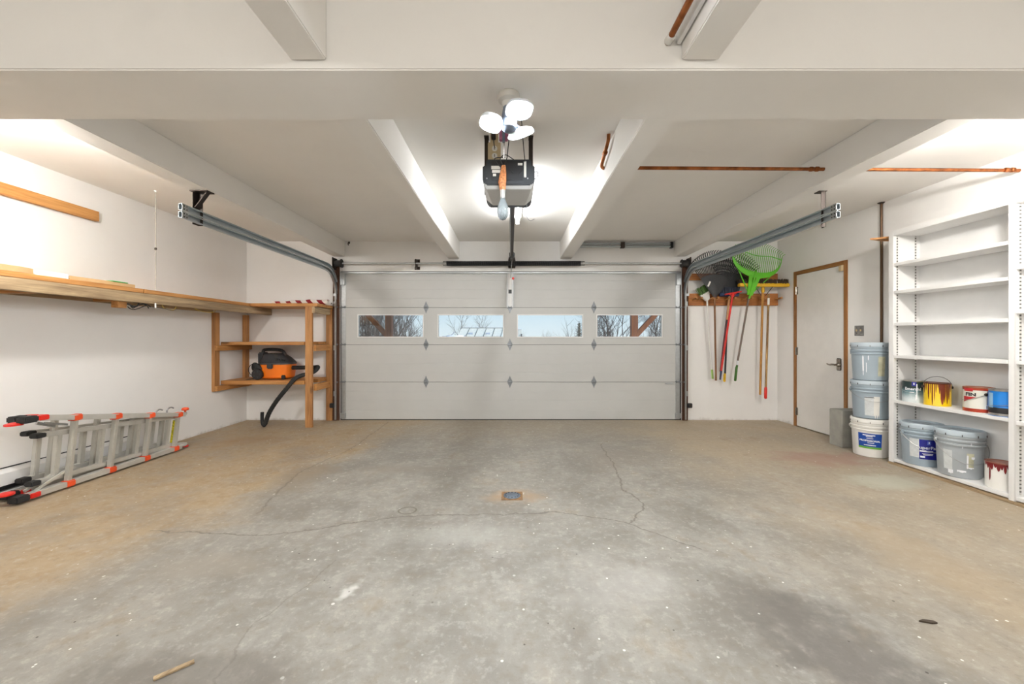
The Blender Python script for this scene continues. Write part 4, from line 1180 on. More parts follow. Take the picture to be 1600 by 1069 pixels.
tag(MB().box(-3.55, -3.45, 5.36, 5.44, .619, .623).prism([(-3.55, 5.30), (-3.50, 5.28), (-3.46, 5.36), (-3.55, 5.36)], .619, .623).build('rag', M['rubber'], None, .001), 'dark rag lying on the lower shelf left of the vacuum', 'rag')

# ================================================================== baseboard heater
ht = empty('baseboard_heater', (XL, 3.0, 0), 'white baseboard heater on the left wall behind the ladder', 'heater')
MB().prism([(XL + .001, .20), (XL + .012, .20), (XL + .062, .175), (XL + .062, .085), (XL + .055, .085), (XL + .055, .17), (XL + .010, .19), (XL + .001, .19)], 1.0, 3.95, 'y').build('cover', M['white'], ht)
MB().box(XL + .001, XL + .01, 1.0, 3.95, .02, .20).build('back_plate', M['white'], ht)
MB().box(XL + .01, XL + .066, 3.95, 3.965, .015, .202).build('end_cap', M['white'], ht, .003)
MB().box(XL + .035, XL + .066, 1.0, 3.95, .018, .040).build('bottom_lip', M['white'], ht, .002)
MB().box(XL + .012, XL + .050, 1.0, 3.94, .052, .075).build('fins', M['black'], ht, smooth=False)
MB().box(XL + .001, XL + .014, 1.0, 3.95, .201, .206).build('top_gap', M['rubber'], ht, smooth=False)

# ================================================================== ladder lying on its side
ld = empty('folding_ladder', (-3.5, 3.4, 0), 'aluminium multi-position ladder with red joints lying on its side by the left wall', 'ladder')
RY = [3.11, 3.437, 3.763, 4.09]
def ztop(y): return .552 - .171 * (y - 3.11)
def lx(z, off): return -3.475 + off + .055 * z / .5        # rails lean a little
AL, RD, BK = M['alu'], M['orange'], M['rubber']
for half, off in (('near', 0.0), ('far', -.155)):
    ya = 2.85 if half == 'near' else 2.92
    yb_ = 4.16
    # flared outer rails
    MB().bar((lx(.03, off), ya, .036), (lx(.03, off), yb_, .036), .040, .060, (1, 0, 0)).build('outer_rail', AL, ld, .003)
    MB().bar((lx(ztop(ya), off), ya, ztop(ya)), (lx(ztop(yb_), off), yb_, ztop(yb_)), .040, .060, (1, 0, 0)).build('outer_rail', AL, ld, .003)
    # inner parallel rails
    io = off - .048
    zi0, zi1 = .105, .455
    MB().bar((lx(.1, io), ya + .09, zi0), (lx(.1, io), yb_ - .02, .068), .036, .040, (1, 0, 0)).build('inner_rail', AL, ld, .003)
    MB().bar((lx(.45, io), ya + .09, zi1), (lx(.4, io), yb_ - .02, .355), .036, .040, (1, 0, 0)).build('inner_rail', AL, ld, .003)
    for i, y in enumerate(RY):
        zt = ztop(y)
        rg = MB().bar((lx(.05, off), y, .05), (lx(zt, off), y, zt - .012), .030, .040, (1, 0, 0))
        rg.build('rung', AL, ld, .004)
        yi = y - .055
        f = (yi - ya - .09) / (yb_ - .11 - ya)
        z0i, z1i = zi0 + (.068 - zi0) * f, zi1 + (.355 - zi1) * f
        MB().bar((lx(.1, io), yi, z0i), (lx(.4, io), yi, z1i), .034, .036, (1, 0, 0)).build('inner_rung', AL, ld, .004)
        if half == 'near':
            for z, d in ((.036, 0), (zt, 0)):
                MB().box(lx(z, off) - .030, lx(z, off) + .034, y - .034, y + .034, z - .024, z + .024).build('joint_cap', RD, ld, .007)
    # feet
    for z in (.036, ztop(ya)):
        MB().bar((lx(z, off), ya - .09, z), (lx(z, off), ya - .005, z), .046, .072, (1, 0, 0)).build('foot', BK, ld, .008)
        MB().bar((lx(z, off), ya - .004, z), (lx(z, off), ya + .06, z), .036, .070, (1, 0, 0)).build('foot_collar', M['red'], ld, .005)
    for z in (zi0, zi1):
        MB().bar((lx(z, io), ya + .035, z), (lx(z, io), ya + .10, z), .034, .062, (1, 0, 0)).build('inner_foot', BK, ld, .006)
for z in (ztop(2.8) - .035, .085):
    MB().lathe((-3.46 if z > .2 else -3.52, 2.765, z), [(.02, -.012), (.046, -.008), (.046, .004), (.02, .012)], 20).build('lock_disc', M['red'], ld)
MB().bar((-3.44, 2.88, .555), (-3.48, 3.03, .50), .012, .02).build('brace', M['galv'], ld)
MB().bar((-3.44, 2.93, .545), (-3.45, 3.09, .50), .010, .016).build('brace', M['galv'], ld)
MB().bar((-3.47, 2.90, .06), (-3.48, 3.10, .135), .012, .018).build('brace', M['alu'], ld)
MB().bar((-3.53, 2.88, .06), (-3.53, 3.05, .125), .012, .018).build('brace', M['alu'], ld)
# hinge end
for z in (ztop(4.16) - .002, .046):
    hgm = MB().lathe((-3.505, 4.20, z), [(.060, -.012), (.064, 0), (.060, .012)], 22)
    hgm.v = [Vector((p.x * 1.0 + 0, p.y, p.z)) for p in hgm.v]
    hgm.build('hinge_plate', M['alu'], ld)
    MB().lathe((-3.475, 4.235, z + (.016 if z > .2 else -.030)), [(.008, 0), (.012, .015), (.030, .018), (.034, .03), (.026, .044), (.010, .048)] if z > .2 else [(.026, 0), (.030, .008), (.026, .016)], 18).build('hinge_knob', RD if z > .2 else M['red'], ld)
for y, x in ((3.98, -3.56), (4.10, -3.55)):
    MB().tube(smooth_path([(x, y, .39), (x, y, .43), (x + .01, y + .03, .452), (x + .02, y + .055, .44)], 5), .007, 8).build('lock_hook', M['steel'], ld)
MB().lathe((-3.48, 4.115, .026), [(.012, -.014), (.025, -.012), (.025, .012), (.012, .014)], 16, axis='x').build('wheel', M['darksteel'], ld)
MB().bar((-3.487, 4.071, .10), (-3.455, 4.071, .33), .003, .020, (1, 0, 0)).build('warning_label', paint('yellow_label_print', srgb(216, 204, 50), .5, 0, .5, 60), ld)

# ================================================================== tool rack
tr0 = empty('tool_rack', (3.14, 5.68, 1.63), 'two pine boards with pegs for garden tools right of the garage door', 'tool rack')
MB().box(2.505, 3.775, 5.655, YB, 1.995, 2.090).build('upper_board', M['rack'], tr0, .003)
MB().box(2.505, 3.775, 5.650, YB, 1.635, 1.806).build('lower_board', M['rack'], tr0, .003)
pegs = [2.555, 2.625, 2.785, 2.858, 3.020, 3.090, 3.255, 3.325, 3.500, 3.560, 3.725]
for x in pegs:
    MB().tube([(x * 1.003, 5.655, 1.718), (x, 5.50, 1.730)], .0135, 10).build('peg', M['pinex'], tr0)

def pole_tool(name, label, cat, p_top, p_bot, r, mat):
    t = empty(name, p_bot, label, cat)
    MB().tube([p_top, p_bot], r, 10).build('handle', mat, t)
    return t
def local(root, o, ang, y, lean=0.0):
    """(u across, v along, w out) -> world, for a tool head hung on the wall"""
    def f(u, v, w=0.0):
        ca, sa = math.cos(ang), math.sin(ang)
        return (o[0] + u * ca + v * sa, y - w - lean * v, o[2] - u * sa + v * ca)
    return f
def fan_rake(name, label, neck, ang, y, R0, R1, half, n, mat, handle_to, hmat, hr=.0125, plate=None):
    t = empty(name, handle_to, label, 'rake')
    f = local(t, neck, ang, y)
    MB().tube([f(0, .06), neck[:1] + (y,) + neck[2:], handle_to], hr, 10).build('handle', hmat, t)
    # solid throat
    k = 9
    vs = []; 
    for i in range(k):
        a = half * (-1 + 2 * i / (k - 1))
        for rr in (.02, R0):
            w = .012 * math.cos(a * 1.4)
            vs.append(f(rr * math.sin(a), rr * math.cos(a), w))
    m_ = MB().add(vs, [(2 * i, 2 * i + 1, 2 * i + 3, 2 * i + 2) for i in range(k - 1)])
    vs2 = [(p.x, p.y + .006, p.z) for p in m_.v]
    m_.add(vs2, [(2 * i, 2 * i + 2, 2 * i + 3, 2 * i + 1) for i in range(k - 1)])
    m_.build('throat', mat, t)
    for i in range(n):
        a = half * (-1 + 2 * i / (n - 1))
        R = R1 * (1 - .10 * abs(a / half) ** 2)
        p0 = f((R0 - .02) * math.sin(a), (R0 - .02) * math.cos(a), .008)
        p1 = f(R * .97 * math.sin(a), R * .97 * math.cos(a), .008)
        p2 = f(R * math.sin(a), R * math.cos(a), .060)
        MB().bar(p0, p1, .009, .006, (0, 1, 0)).bar(p1, p2, .009, .005, (0, 0, 1)).build('tine', mat, t, smooth=False)
    for rr in (.70, .82):
        pts = [f(R1 * rr * math.sin(half * (-1 + 2 * i / 16)), R1 * rr * math.cos(half * (-1 + 2 * i / 16)), .012) for i in range(17)]
        MB().tube(pts, .005, 5).build('tie_bar', mat, t)
    return t
rk = fan_rake('leaf_rake', 'black plastic leaf rake with a brown handle, fan up, nearest the garage door', (2.800, 5.50, 1.715), math.radians(2), 5.505, .34, .66, math.radians(37), 27, M['black'], (2.825, 5.515, .585), wood('brown_handle', srgb(150, 104, 66), srgb(112, 74, 44), 2))
f = local(rk, (2.800, 5.50, 1.715), math.radians(2), 5.505)
stk = MB().bar(f(-.105, .165, .016), f(-.075, .235, .016), .022, .002, (0, 1, 0)).build('sticker', M['sticker'], rk)
fan_rake('leaf_rake', 'black leaf rake with a dark red handle, hanging behind the green rake', (3.06, 5.60, 1.74), math.radians(8), 5.612, .36, .64, math.radians(36), 25, M['black'], (2.945, 5.625, .70), paint('maroon_handle', srgb(96, 24, 34), .4), .013)
# green rake
gr = empty('leaf_rake', (3.06, 5.52, .57), 'bright green plastic leaf rake hanging fan up on the rack', 'rake')
ng = (3.255, 5.47, 1.735); ga = math.radians(11)
f = local(gr, ng, ga, 5.475)
MB().tube([(3.262, 5.475, 1.77), (3.13, 5.52, .86)], .0125, 10).build('handle', paint('taupe_handle', srgb(116, 100, 88), .4), gr)
MB().tube([(3.13, 5.52, .86), (3.122, 5.522, .78)], .010, 10).build('collar', M['print'], gr)
MB().tube([(3.124, 5.522, .80), (3.115, 5.525, .76), (3.10, 5.53, .585), (3.098, 5.53, .575)], [.012, .016, .016, .010], 12).build('grip', paint('dark_green_grip', srgb(64, 108, 40), .5), gr)
vs = []; k = 24
for i in range(k + 1):
    t = -PI * .5 + PI * i / k
    u = .345 * math.sin(t)
    vo_, vi = .60 - .335 * math.cos(t) ** .8 if abs(t) < PI / 2 - .001 else .60, None
    th = .02 + .060 * math.cos(t)
    vs += [f(u, vo_, .01 + .04 * math.cos(t)), f(u * (1 - .02), vo_ + th, .01 + .04 * math.cos(t)), f(u * (1 - .02), vo_ + th, 0 + .04 * math.cos(t)), f(u, vo_, 0 + .04 * math.cos(t))]
mb = MB().add(vs, [(4 * i + j, 4 * i + (j + 1) % 4, 4 * i + 4 + (j + 1) % 4, 4 * i + 4 + j) for i in range(k) for j in range(4)])
mb.build('crescent', M['green'], gr)
for s_ in (-1, 1):
    MB().bar(f(.012 * s_, .03, .012), f(.055 * s_, .30, .05), .05, .012, (0, 1, 0), .05, .010).build('neck', M['green'], gr)
MB().bar(f(0, -.02, .012), f(0, .36, .052), .020, .022, (0, 1, 0)).build('spine', M['green'], gr)
for s_, e_ in ((1, .27), (-1, .27)):
    MB().bar(f(.02 * s_, .05, .01), f(e_ * s_, .40, .03), .012, .010, (0, 1, 0)).build('stay', M['green'], gr)
NT = 26
for i in range(NT):
    u = -.325 + .65 * i / (NT - 1)
    t = math.asin(max(-1, min(1, u / .345)))
    v0 = .60 - .335 * math.cos(t) ** .8 + .03 + .03 * math.cos(t)
    v1 = .745 - .10 * (u / .345) ** 2
    MB().bar(f(u, v0, .02 + .03 * math.cos(t)), f(u * 1.04, v1 - .02, .015), .0055, .005, (0, 1, 0)).bar(f(u * 1.04, v1 - .02, .015), f(u * 1.05, v1, .06), .0055, .005, (0, 0, 1)).build('tine', M['green'], gr, smooth=False)
MB().tube([f(-.33 + .66 * i / 10, .585 + .012 * math.sin(i), .022) for i in range(11)], .006, 6).build('tie_bar', M['green'], gr)

# light grey broom with green bristles
br = empty('broom', (2.835, 5.58, .60), 'broom with a white handle and green bristles, upside down beside the black rake', 'broom')
MB().tube([(2.735, 5.585, 1.72), (2.77, 5.60, 1.2), (2.815, 5.60, .70)], .0115, 10).build('handle', M['pailwhite'], br)
MB().tube([(2.812, 5.60, .73), (2.822, 5.60, .60)], .014, 10).build('grip', paint('pale_green', srgb(156, 190, 96), .5), br)
hdm = local(br, (2.735, 5.585, 1.72), math.radians(-27), 5.585)
MB().add([hdm(-.03, -.02, .02), hdm(.03, -.02, .02), hdm(.07, .09, .03), hdm(-.07, .09, .03), hdm(-.03, -.02, -.02), hdm(.03, -.02, -.02), hdm(.07, .09, -.03), hdm(-.07, .09, -.03)], [(0, 1, 2, 3), (4, 7, 6, 5), (0, 4, 5, 1), (2, 6, 7, 3), (1, 5, 6, 2), (0, 3, 7, 4)]).build('head', M['pailwhite'], br, .008)
random.seed(9)
brm = MB()
for i in range(60):
    u = random.uniform(-.065, .065); w = random.uniform(-.025, .025)
    brm.bar(hdm(u, .085, w), hdm(u * 1.15, .19 + random.uniform(-.01, .01), w * 1.3), .006, .006, (0, 1, 0))
bo = brm.build('bristles', paint('bristle_green', srgb(86, 122, 58), .7), br, smooth=False); bo['kind'] = 'stuff'
# blue broom
bb = empty('broom', (2.975, 5.57, .56), 'broom with dark blue bristles, black handle and yellow tip', 'broom')
MB().tube([(3.035, 5.56, 1.76), (3.010, 5.57, 1.43)], .0125, 10).build('upper_handle', paint('peach_handle', srgb(226, 176, 124), .5), bb)
MB().tube([(3.010, 5.57, 1.43), (2.985, 5.58, .66)], .0125, 10).build('handle', M['black'], bb)
MB().tube([(2.986, 5.58, .68), (2.980, 5.58, .655), (2.976, 5.58, .57), (2.975, 5.58, .56)], [.012, .017, .017, .01], 10).build('tip', paint('yellow_tip', srgb(236, 190, 40), .45), bb)
MB().box(2.90, 3.17, 5.545, 5.60, 1.755, 1.80).build('head', paint('navy_block', srgb(32, 54, 96), .5), bb, .008)
brm = MB()
for i in range(150):
    u = random.uniform(2.905, 3.165); w = random.uniform(5.55, 5.595)
    brm.bar((u, w, 1.795), (3.035 + (u - 3.035) * 1.18, w, 1.88 + random.uniform(-.008, .008)), .006, .006, (0, 1, 0))
bo = brm.build('bristles', paint('bristle_navy', srgb(38, 46, 62), .7), bb, smooth=False); bo['kind'] = 'stuff'
# red tool
rt_ = empty('floor_squeegee', (2.885, 5.50, .55), 'red squeegee with a long red handle hanging on the rack', 'squeegee')
MB().tube([(3.035, 5.475, 1.78), (2.90, 5.52, .72)], .013, 10).build('handle', M['red'], rt_)
MB().tube([(2.90, 5.52, .72), (2.888, 5.525, .595)], [.013, .011], 10).build('grip', paint('navy_grip', srgb(34, 40, 72), .5), rt_)
MB().bar((2.925, 5.475, 1.772), (3.155, 5.475, 1.812), .034, .020).build('head', M['red'], rt_, .005)
MB().bar((3.035, 5.475, 1.74), (3.04, 5.475, 1.79), .026, .026, (0, 1, 0)).build('ferrule', M['red'], rt_, .004)
for s_ in (-.05, .05):
    MB().bar((3.037, 5.475, 1.74), (3.037 + s_, 5.475, 1.785 + s_ * .15), .008, .008, (0, 1, 0)).build('strut', M['red'], rt_)
# yellow push broom
yb = empty('push_broom', (3.47, 5.52, .34), 'yellow push broom with dark bristles, head up on the rack', 'broom')
MB().tube([(3.465, 5.50, 1.86), (3.455, 5.545, .385)], .0145, 12).build('handle', wood('amber_handle', srgb(204, 150, 74), srgb(158, 106, 44), 2), yb)
MB().lathe((3.465, 5.498, 1.80), [(.017, 0), (.021, .01), (.021, .06), (.017, .075)], 14).build('ferrule', paint('yellow_block', srgb(226, 178, 30), .45), yb)
MB().bar((3.13, 5.50, 1.905), (3.785, 5.45, 1.895), .07, .045).build('block', paint('yellow_block', srgb(226, 178, 30), .45), yb, .008)
brm = MB()
for i in range(260):
    u = random.random(); x = 3.14 + .635 * u
    w = random.uniform(-.03, .03)
    brm.bar((x, 5.50 - .05 * u + w, 1.92 - .01 * u), (x + random.uniform(-.01, .01), 5.50 - .05 * u + w * 1.3 + .02, 1.985 - .01 * u + random.uniform(-.01, .008)), .006, .006, (0, 1, 0))
bo = brm.build('bristles', paint('bristle_brown', srgb(64, 52, 40), .8), yb, smooth=False); bo['kind'] = 'stuff'
for s_ in (-.125, .125):
    MB().tube([(3.465 + s_ * .25, 5.49, 1.76), (3.465 + s_, 5.475, 1.885)], .005, 6).build('brace', M['black'], yb)
wp = empty('wooden_pole', (3.50, 5.50, .33), 'worn wooden pole with a red grip beside the push broom', 'tool')
M['burnt'] = wood('burnt_handle', srgb(214, 170, 104), srgb(86, 56, 32), 2, .6, 2.2, False)
MB().tube([(3.520, 5.462, 1.78), (3.505, 5.50, .48)], .0140, 12).build('handle', M['burnt'], wp)
MB().tube([(3.519, 5.462, 1.72), (3.518, 5.465, 1.63)], .0150, 12).build('sleeve', M['pailwhite'], wp)
MB().tube([(3.5055, 5.50, .50), (3.5045, 5.50, .47), (3.503, 5.502, .35), (3.503, 5.502, .335)], [.014, .019, .019, .012], 12).build('grip', M['red'], wp)

# ================================================================== copper pipes
cp = empty('copper_pipe', (2.3, 2.95, 2.42), 'long copper pipe crossing the right bays just under the ceiling', 'pipe')
MB().tube([(.69, 2.945, 2.430), (3.775, 2.965, 2.418)], .0125, 12).build('pipe', M['copper'], cp)
for x in (2.25, 3.70):
    MB().lathe((x, 2.955, 2.424 - (x - 2.25) * .004), [(.013, -.045), (.017, -.04), (.017, -.022), (.014, -.018), (.014, .0), (.018, .004), (.018, .022), (.013, .026)], 14, axis='x').build('coupling', M['copper'], cp)
el = empty('copper_elbow', (.66, 2.8, 2.44), 'short bent copper pipe on the inner side of the right joist', 'pipe')
MB().tube(smooth_path([(.655, 2.70, ZC - .001), (.657, 2.72, 2.52), (.656, 2.82, 2.475), (.66, 2.93, 2.44), (.684, 2.96, 2.432)], 5), .0125, 12).build('pipe', M['copper'], el)
MB().lathe((.656, 2.81, 2.475), [(.012, -.02), (.017, -.016), (.017, .016), (.012, .02)], 12, axis='y').build('coupling', M['copper'], el)
np_ = empty('copper_pipe', (.63, 1.3, 2.37), 'copper pipe along the joist in the bay nearest the camera', 'pipe')
MB().tube([(.634, 1.628, 2.373), (.634, -1.5, 2.385)], .0125, 12).build('pipe', M['copper'], np_)
MB().box(.668, .684, -1.5, 1.615, 2.36, 2.43).build('backing_strip', M['white'], np_, .002)
MB().lathe((.634, 1.60, 2.373), [(.013, -.02), (.017, -.015), (.017, .015), (.013, .02)], 12, axis='y').build('coupling', M['pailwhite'], np_)

# ================================================================== floor bits
dr = empty('floor_drain', (.0, 2.95, 0), 'round grey drain grate in a rusty square plate on the floor', 'drain')
MB().box(-.078, .078, 2.873, 3.026, -.02, .003).build('plate', paint('rusty_plate', srgb(150, 116, 82), .7, .3, .35, 30), dr, .001)
gt = MB().lathe((0, 2.95, 0), [(.062, .003), (.062, .007), (.058, .009), (.002, .009)], 32).build('grate', paint('grate_steel', srgb(120, 132, 146), .45, .6), dr)
for i in range(12):
    a = i * 2 * PI / 12
    MB().lathe((.049 * math.cos(a), 2.95 + .049 * math.sin(a), .0085), [(.0065, 0), (.0065, .001)], 10).build('hole', M['black'], gt, smooth=False)
tag(MB().bar((-1.225, 1.36, .004), (-1.145, 1.435, .004), .018, .007).build('wood_shim', M['oldy'], None, .001), 'thin wooden shim lying on the floor near the camera', 'shim')
tag(MB().prism([(1.675, 1.64), (1.70, 1.648), (1.735, 1.64), (1.74, 1.628), (1.715, 1.626)], .0005, .006).build('dry_leaf', paint('leaf_brown', srgb(70, 58, 46), .8), None, .0), 'small dry brown leaf on the floor at the right', 'leaf')
# ================================================================== outside, seen through the door windows
g = G('snow')
p_ = g.pos()
M['snow'] = g.fin(g.mix(g.rng(g.noise(p_, .8, 4), .35, .65), srgb(226, 230, 238), srgb(246, 247, 250)), .8)
gz = lambda y: -.06 if y < 9.5 else (-.06 - 4.2 * (1 - math.cos(PI * min(1, (y - 9.5) / 9))) / 2)
ys = [5.885, 7, 8, 9, 9.5] + [10 + i for i in range(10)] + [24, 40, 140]
mb = MB(); vs = []
xs_ = [-90, -30, -8, 0, 8, 30, 90]
for y in ys:
    for x in xs_:
        vs.append((x, y, gz(y)))
n_ = len(xs_)
mb.add(vs, [(i * n_ + j, i * n_ + j + 1, (i + 1) * n_ + j + 1, (i + 1) * n_ + j) for i in range(len(ys) - 1) for j in range(n_ - 1)])
tag(mb.build('ground_outside', M['snow']), 'snow covered ground outside the garage door', kind='structure')
M['post'] = wood('porch_post', srgb(150, 88, 46), srgb(112, 60, 28), 2, .7)
M['posty'] = wood('porch_post', srgb(150, 88, 46), srgb(112, 60, 28), 0, .7)
for x, sg, lab in ((-2.70, -1, 'brown porch post with a diagonal brace seen in the leftmost door window'), (2.68, 1, 'brown porch post with a diagonal brace seen in the rightmost door window')):
    t = empty('porch_post', (x, 8.75, -.06), lab, 'post')
    MB().box(x - .07, x + .07, 8.68, 8.82, -.06, 2.60).build('post', M['post'], t, .005)
    MB().bar((x + sg * .03, 8.75, 1.22), (x + sg * 1.30, 8.75, 2.58), .10, .10, (0, 0, 1)).build('brace', M['post'], t, .004)
dk = empty('porch_roof', (0, 7.4, 2.6), 'wooden porch roof outside above the garage door', 'roof')
MB().box(-4.3, 4.3, 8.66, 8.84, 2.60, 2.82).build('beam', M['posty'], dk, .005)
for i in range(9):
    x = -4.1 + i * 1.025
    MB().box(x - .03, x + .03, 5.89, 9.1, 2.82, 3.0).build('rafter', M['posty'], dk)
MB().box(-4.4, 4.4, 5.89, 9.3, 3.0, 3.04).build('decking', M['posty'], dk)

M['bark'] = paint('bark', srgb(70, 62, 58), .9, 0, .25)
M['twig'] = paint('twigs', srgb(72, 62, 58), .9, 0, .2)
def grow(mb_t, mb_b, rnd, base, h, n1, n2, n3, r0, spread, low=.12):
    pts = [Vector((0, 0, h * i / 8)) + Vector((rnd.uniform(-1, 1), rnd.uniform(-1, 1), 0)) * (.02 * h * i / 8) for i in range(9)]
    mb_t.tube(pts, [r0 * (1 - .9 * i / 8) for i in range(9)], 6)
    def twig(p, d, L, r, depth):
        q = [p]; k = 3
        for i in range(k):
            d = (d + Vector((rnd.uniform(-1, 1), rnd.uniform(-1, 1), rnd.uniform(-.4, 1))) * .22).normalized()
            q.append(q[-1] + d * (L / k))
        mb_b.tube(q, [r * (1 - .25 * i) for i in range(k + 1)], 4 if depth < 2 else 3, caps=False)
        if depth >= 3: return
        cnt = (n2, n3, 3)[depth - 1] if depth > 0 else n1
        for c_ in range(cnt):
            t = .2 + .8 * (c_ + rnd.random()) / cnt
            i = min(int(t * k), k - 1); fr_ = t * k - i
            pp = q[i].lerp(q[i + 1], fr_)
            ax = Vector((rnd.gauss(0, 1), rnd.gauss(0, 1), rnd.gauss(0, 1))).normalized()
            nd = (d + ax * .85 + Vector((0, 0, .25))).normalized()
            twig(pp, nd, L * rnd.uniform(.35, .6), r * .5, depth + 1)
    for c_ in range(n1):
        t = low + (1 - low) * (c_ + rnd.random()) / n1
        i = min(int(t * 8), 7)
        pp = pts[i].lerp(pts[i + 1], t * 8 - i)
        a = rnd.uniform(0, 2 * PI)
        d = Vector((math.cos(a) * spread, math.sin(a) * spread, 1)).normalized()
        twig(pp, d, h * rnd.uniform(.22, .38) * (1.15 - .6 * t), r0 * .42 * (1.1 - .8 * t), 1)
def proto(seed, h, n1, n2, n3, r0, spread, low):
    rnd = random.Random(seed)
    a, b = MB(), MB()
    grow(a, b, rnd, None, h, n1, n2, n3, r0, spread, low)
    def me(mb, nm, mat):
        m = bpy.data.meshes.new(nm); m.from_pydata(mb.v, [], mb.f); m.materials.append(mat); return m
    return me(a, 'trunk', M['bark']), me(b, 'branches', M['twig'])
P = [proto(11, 8.0, 20, 7, 4, .09, .75, .15), proto(23, 7.2, 18, 8, 4, .08, .9, .2), proto(37, 6.0, 26, 8, 5, .06, .7, .08), proto(41, 5.2, 28, 8, 5, .05, .9, .05)]
def tree(k, x, y, rz, s, label, group):
    t = empty('bare_tree', (x, y, gz(y)), label, 'tree', group)
    for nm, m in zip(('trunk', 'branches'), P[k]):
        o = bpy.data.objects.new(nm, m); C.objects.link(o); o.parent = t
        o.rotation_euler = (0, 0, rz); o.scale = (s, s, s)
rnd = random.Random(4)
tl_ = 'tangled leafless tree in the thicket seen through the leftmost door window'
for k, x, y in ((2, -5.2, 14.5), (3, -4.2, 13.6), (2, -6.6, 15.5), (3, -5.9, 13.4), (2, -4.4, 16.5), (0, -7.2, 19), (2, -5.4, 18.0), (3, -8.0, 15.0), (2, -7.4, 17.0), (3, -4.7, 15.0), (0, -6.2, 21.0), (3, -6.9, 13.8), (2, -5.6, 16.2), (3, -6.3, 16.8), (2, -4.9, 17.2), (3, -7.6, 18.2), (2, -6.9, 20.5), (2, -8.6, 19.5), (3, -5.0, 19.4), (2, -6.0, 14.6)):
    tree(k, x, y, rnd.uniform(0, 6), rnd.uniform(.95, 1.15), tl_, 'thicket left of the drive')
trr = 'slender leafless tree seen through the rightmost door window'
for k, x, y in ((0, 4.1, 17.5), (1, 5.3, 19.0), (0, 6.6, 18.0), (1, 7.6, 20.5), (0, 4.9, 23.0), (1, 6.0, 26.0), (0, 8.6, 24.0)):
    tree(k, x, y, rnd.uniform(0, 6), rnd.uniform(.9, 1.05), trr, 'trees right of the drive')
for k, x, y, s, lab in ((1, -2.75, 36, 1.0, 'single leafless tree rising behind the white roof'), (0, -4.9, 38, .95, 'pale leafless tree behind the left end of the white roof'), (3, 4.3, 31, 1.05, 'low leafless tree left of the dark spruce'), (3, 3.3, 38, .98, 'small leafless tree far off in the third door window'), (1, -7.2, 33, .95, 'leafless tree at the left edge of the second door window')):
    tree(k, x, y, rnd.uniform(0, 6), s, lab, None)
tree(2, 1.4, 60, 0, .93, 'faint treetop on the far skyline left of the third window middle', None)
tree(2, 5.3, 62, 2, .95, 'faint treetop on the far skyline beside the low leafless tree', None)
# dark spruce
sp = empty('spruce_tree', (4.55, 27, gz(27)), 'dark spruce top at the right end of the third door window', 'tree')
h = 6.6
MB().tube([(4.55, 27, gz(27)), (4.55, 27, gz(27) + h)], [.12, .02], 6).build('trunk', M['bark'], sp)
mb = MB()
for i in range(260):
    t = (i + .5) / 260
    z = gz(27) + h * (.12 + .86 * t); L = (1 - t) * 1.15 + .12
    a = i * 2.4
    e = Vector((4.55 + L * math.cos(a), 27 + L * math.sin(a), z - L * .18))
    mb.bar((4.55, 27, z), e, .10, .05, (0, 0, 1), .02, .02)
mb.build('boughs', paint('spruce', srgb(70, 66, 48), .9, 0, .3), sp, smooth=False)
# snowy bush mound
sb = empty('snowy_bush', (-3.05, 22, gz(22)), 'bluish snow laden bush in the lower left of the second door window', 'bush')
mb = MB(); rb2 = random.Random(8)
for i in range(500):
    a = rb2.uniform(0, 2 * PI); el_ = rb2.uniform(.1, 1.4); R_ = rb2.uniform(.6, 1.0)
    d = Vector((math.cos(a) * math.cos(el_) * 1.3, math.sin(a) * math.cos(el_), math.sin(el_) * 5.9)) * R_
    q = Vector((-3.15, 22, gz(22))) + d
    mb.bar(q, q + Vector((rb2.uniform(-.3, .3), rb2.uniform(-.3, .3), rb2.uniform(-.1, .3))), .03, .03, (0, 1, 0))
mb.build('twigs', paint('shaded_frost_twig', srgb(150, 160, 184), .9, 0, .3), sb, smooth=False)  # blue of shaded snow put into the colour of the frosted twigs
MB().loft([(-3.15, 22, gz(22), .9, .8), (-3.15, 22, gz(22) + 4.0, 1.2, 1.0), (-3.15, 22, gz(22) + 5.0, 1.0, .8), (-3.15, 22, gz(22) + 5.6, .45, .4)], 20).build('snow_cap', M['snow'], sb)
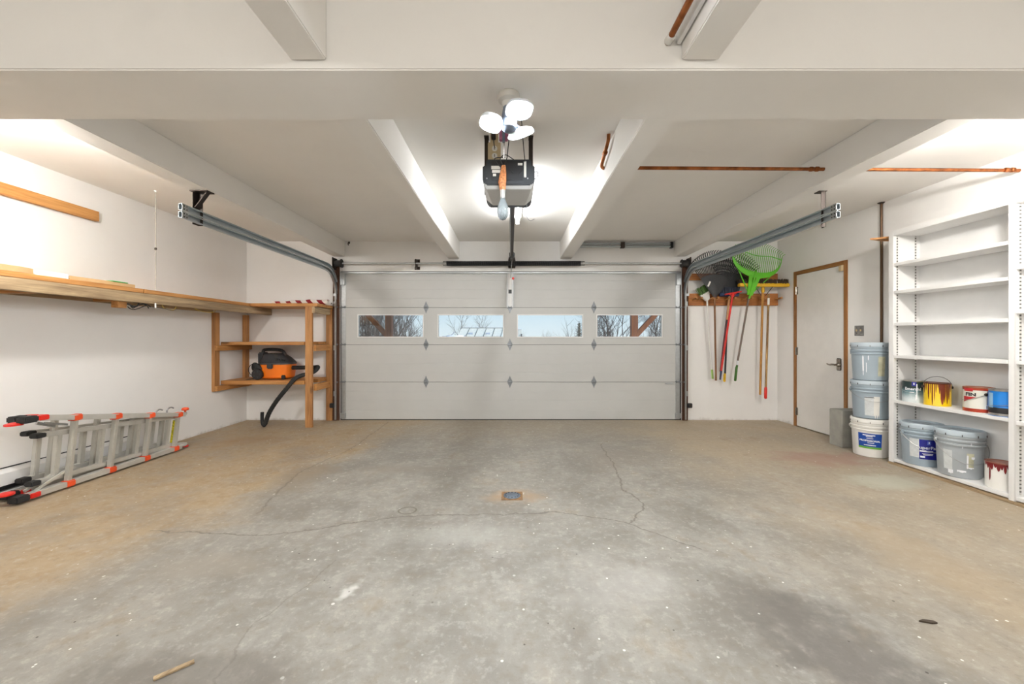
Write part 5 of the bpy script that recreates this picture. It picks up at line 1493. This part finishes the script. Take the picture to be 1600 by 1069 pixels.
# neighbour house with a pale panelled roof
nh = empty('neighbour_house', (-2.5, 31, gz(31)), 'pale house roof with slanting seams seen through the second door window', 'house')
M['siding'] = paint('house_siding', srgb(222, 220, 210), .7)
M['seam'] = paint('roof_seam', srgb(96, 98, 96), .7)
MB().box(-4.15, -.85, 30.2, 34.0, gz(31), 1.28).build('wall', M['siding'], nh, smooth=False)
for i in range(5):
    xa = -4.15 + i * .66; xb = xa + .65; sh = .30
    MB().add([(xa, 30.0, 1.28), (xb, 30.0, 1.28), (xb + sh * .5, 31.6, 1.98), (xa + sh * .5, 31.6, 1.98), (xa, 30.0, 1.24), (xb, 30.0, 1.24), (xb + sh * .5, 31.6, 1.94), (xa + sh * .5, 31.6, 1.94)],
             [(0, 1, 2, 3), (4, 7, 6, 5), (0, 4, 5, 1), (1, 5, 6, 2), (2, 6, 7, 3), (3, 7, 4, 0)]).build('roof_panel', M['siding'], nh, smooth=False)
for i in range(1, 6):
    xa = -4.15 + i * .66
    MB().bar((xa, 29.98, 1.29), (xa + .15, 31.6, 1.99), .035, .03).build('seam', M['seam'], nh, smooth=False)
MB().bar((-4.0, 31.62, 2.0), (-.70, 31.62, 2.0), .06, .05).build('ridge', M['seam'], nh, smooth=False)
MB().bar((-4.15, 29.97, 1.30), (-.85, 29.97, 1.30), .04, .04).build('eave', M['seam'], nh, smooth=False)
for i in (1, 3):
    MB().box(-4.15 + i * .66 + .2, -4.15 + i * .66 + .48, 30.45, 30.75, 1.42, 1.62).build('skylight', paint('skylight_blue', srgb(168, 180, 200), .3), nh, smooth=False)
wc = empty('white_shed', (.45, 30, gz(30)), 'narrow white shed corner at the left end of the third door window', 'shed')
MB().box(.25, .72, 29.8, 31, gz(30), 1.86).build('wall', M['siding'], wc, smooth=False)
MB().box(.20, .77, 29.75, 31.05, 1.86, 1.91).build('roof', M['snow'], wc, smooth=False)
MB().box(.66, .76, 29.74, 29.8, gz(30), 1.50).build('downpipe', M['seam'], wc, smooth=False)
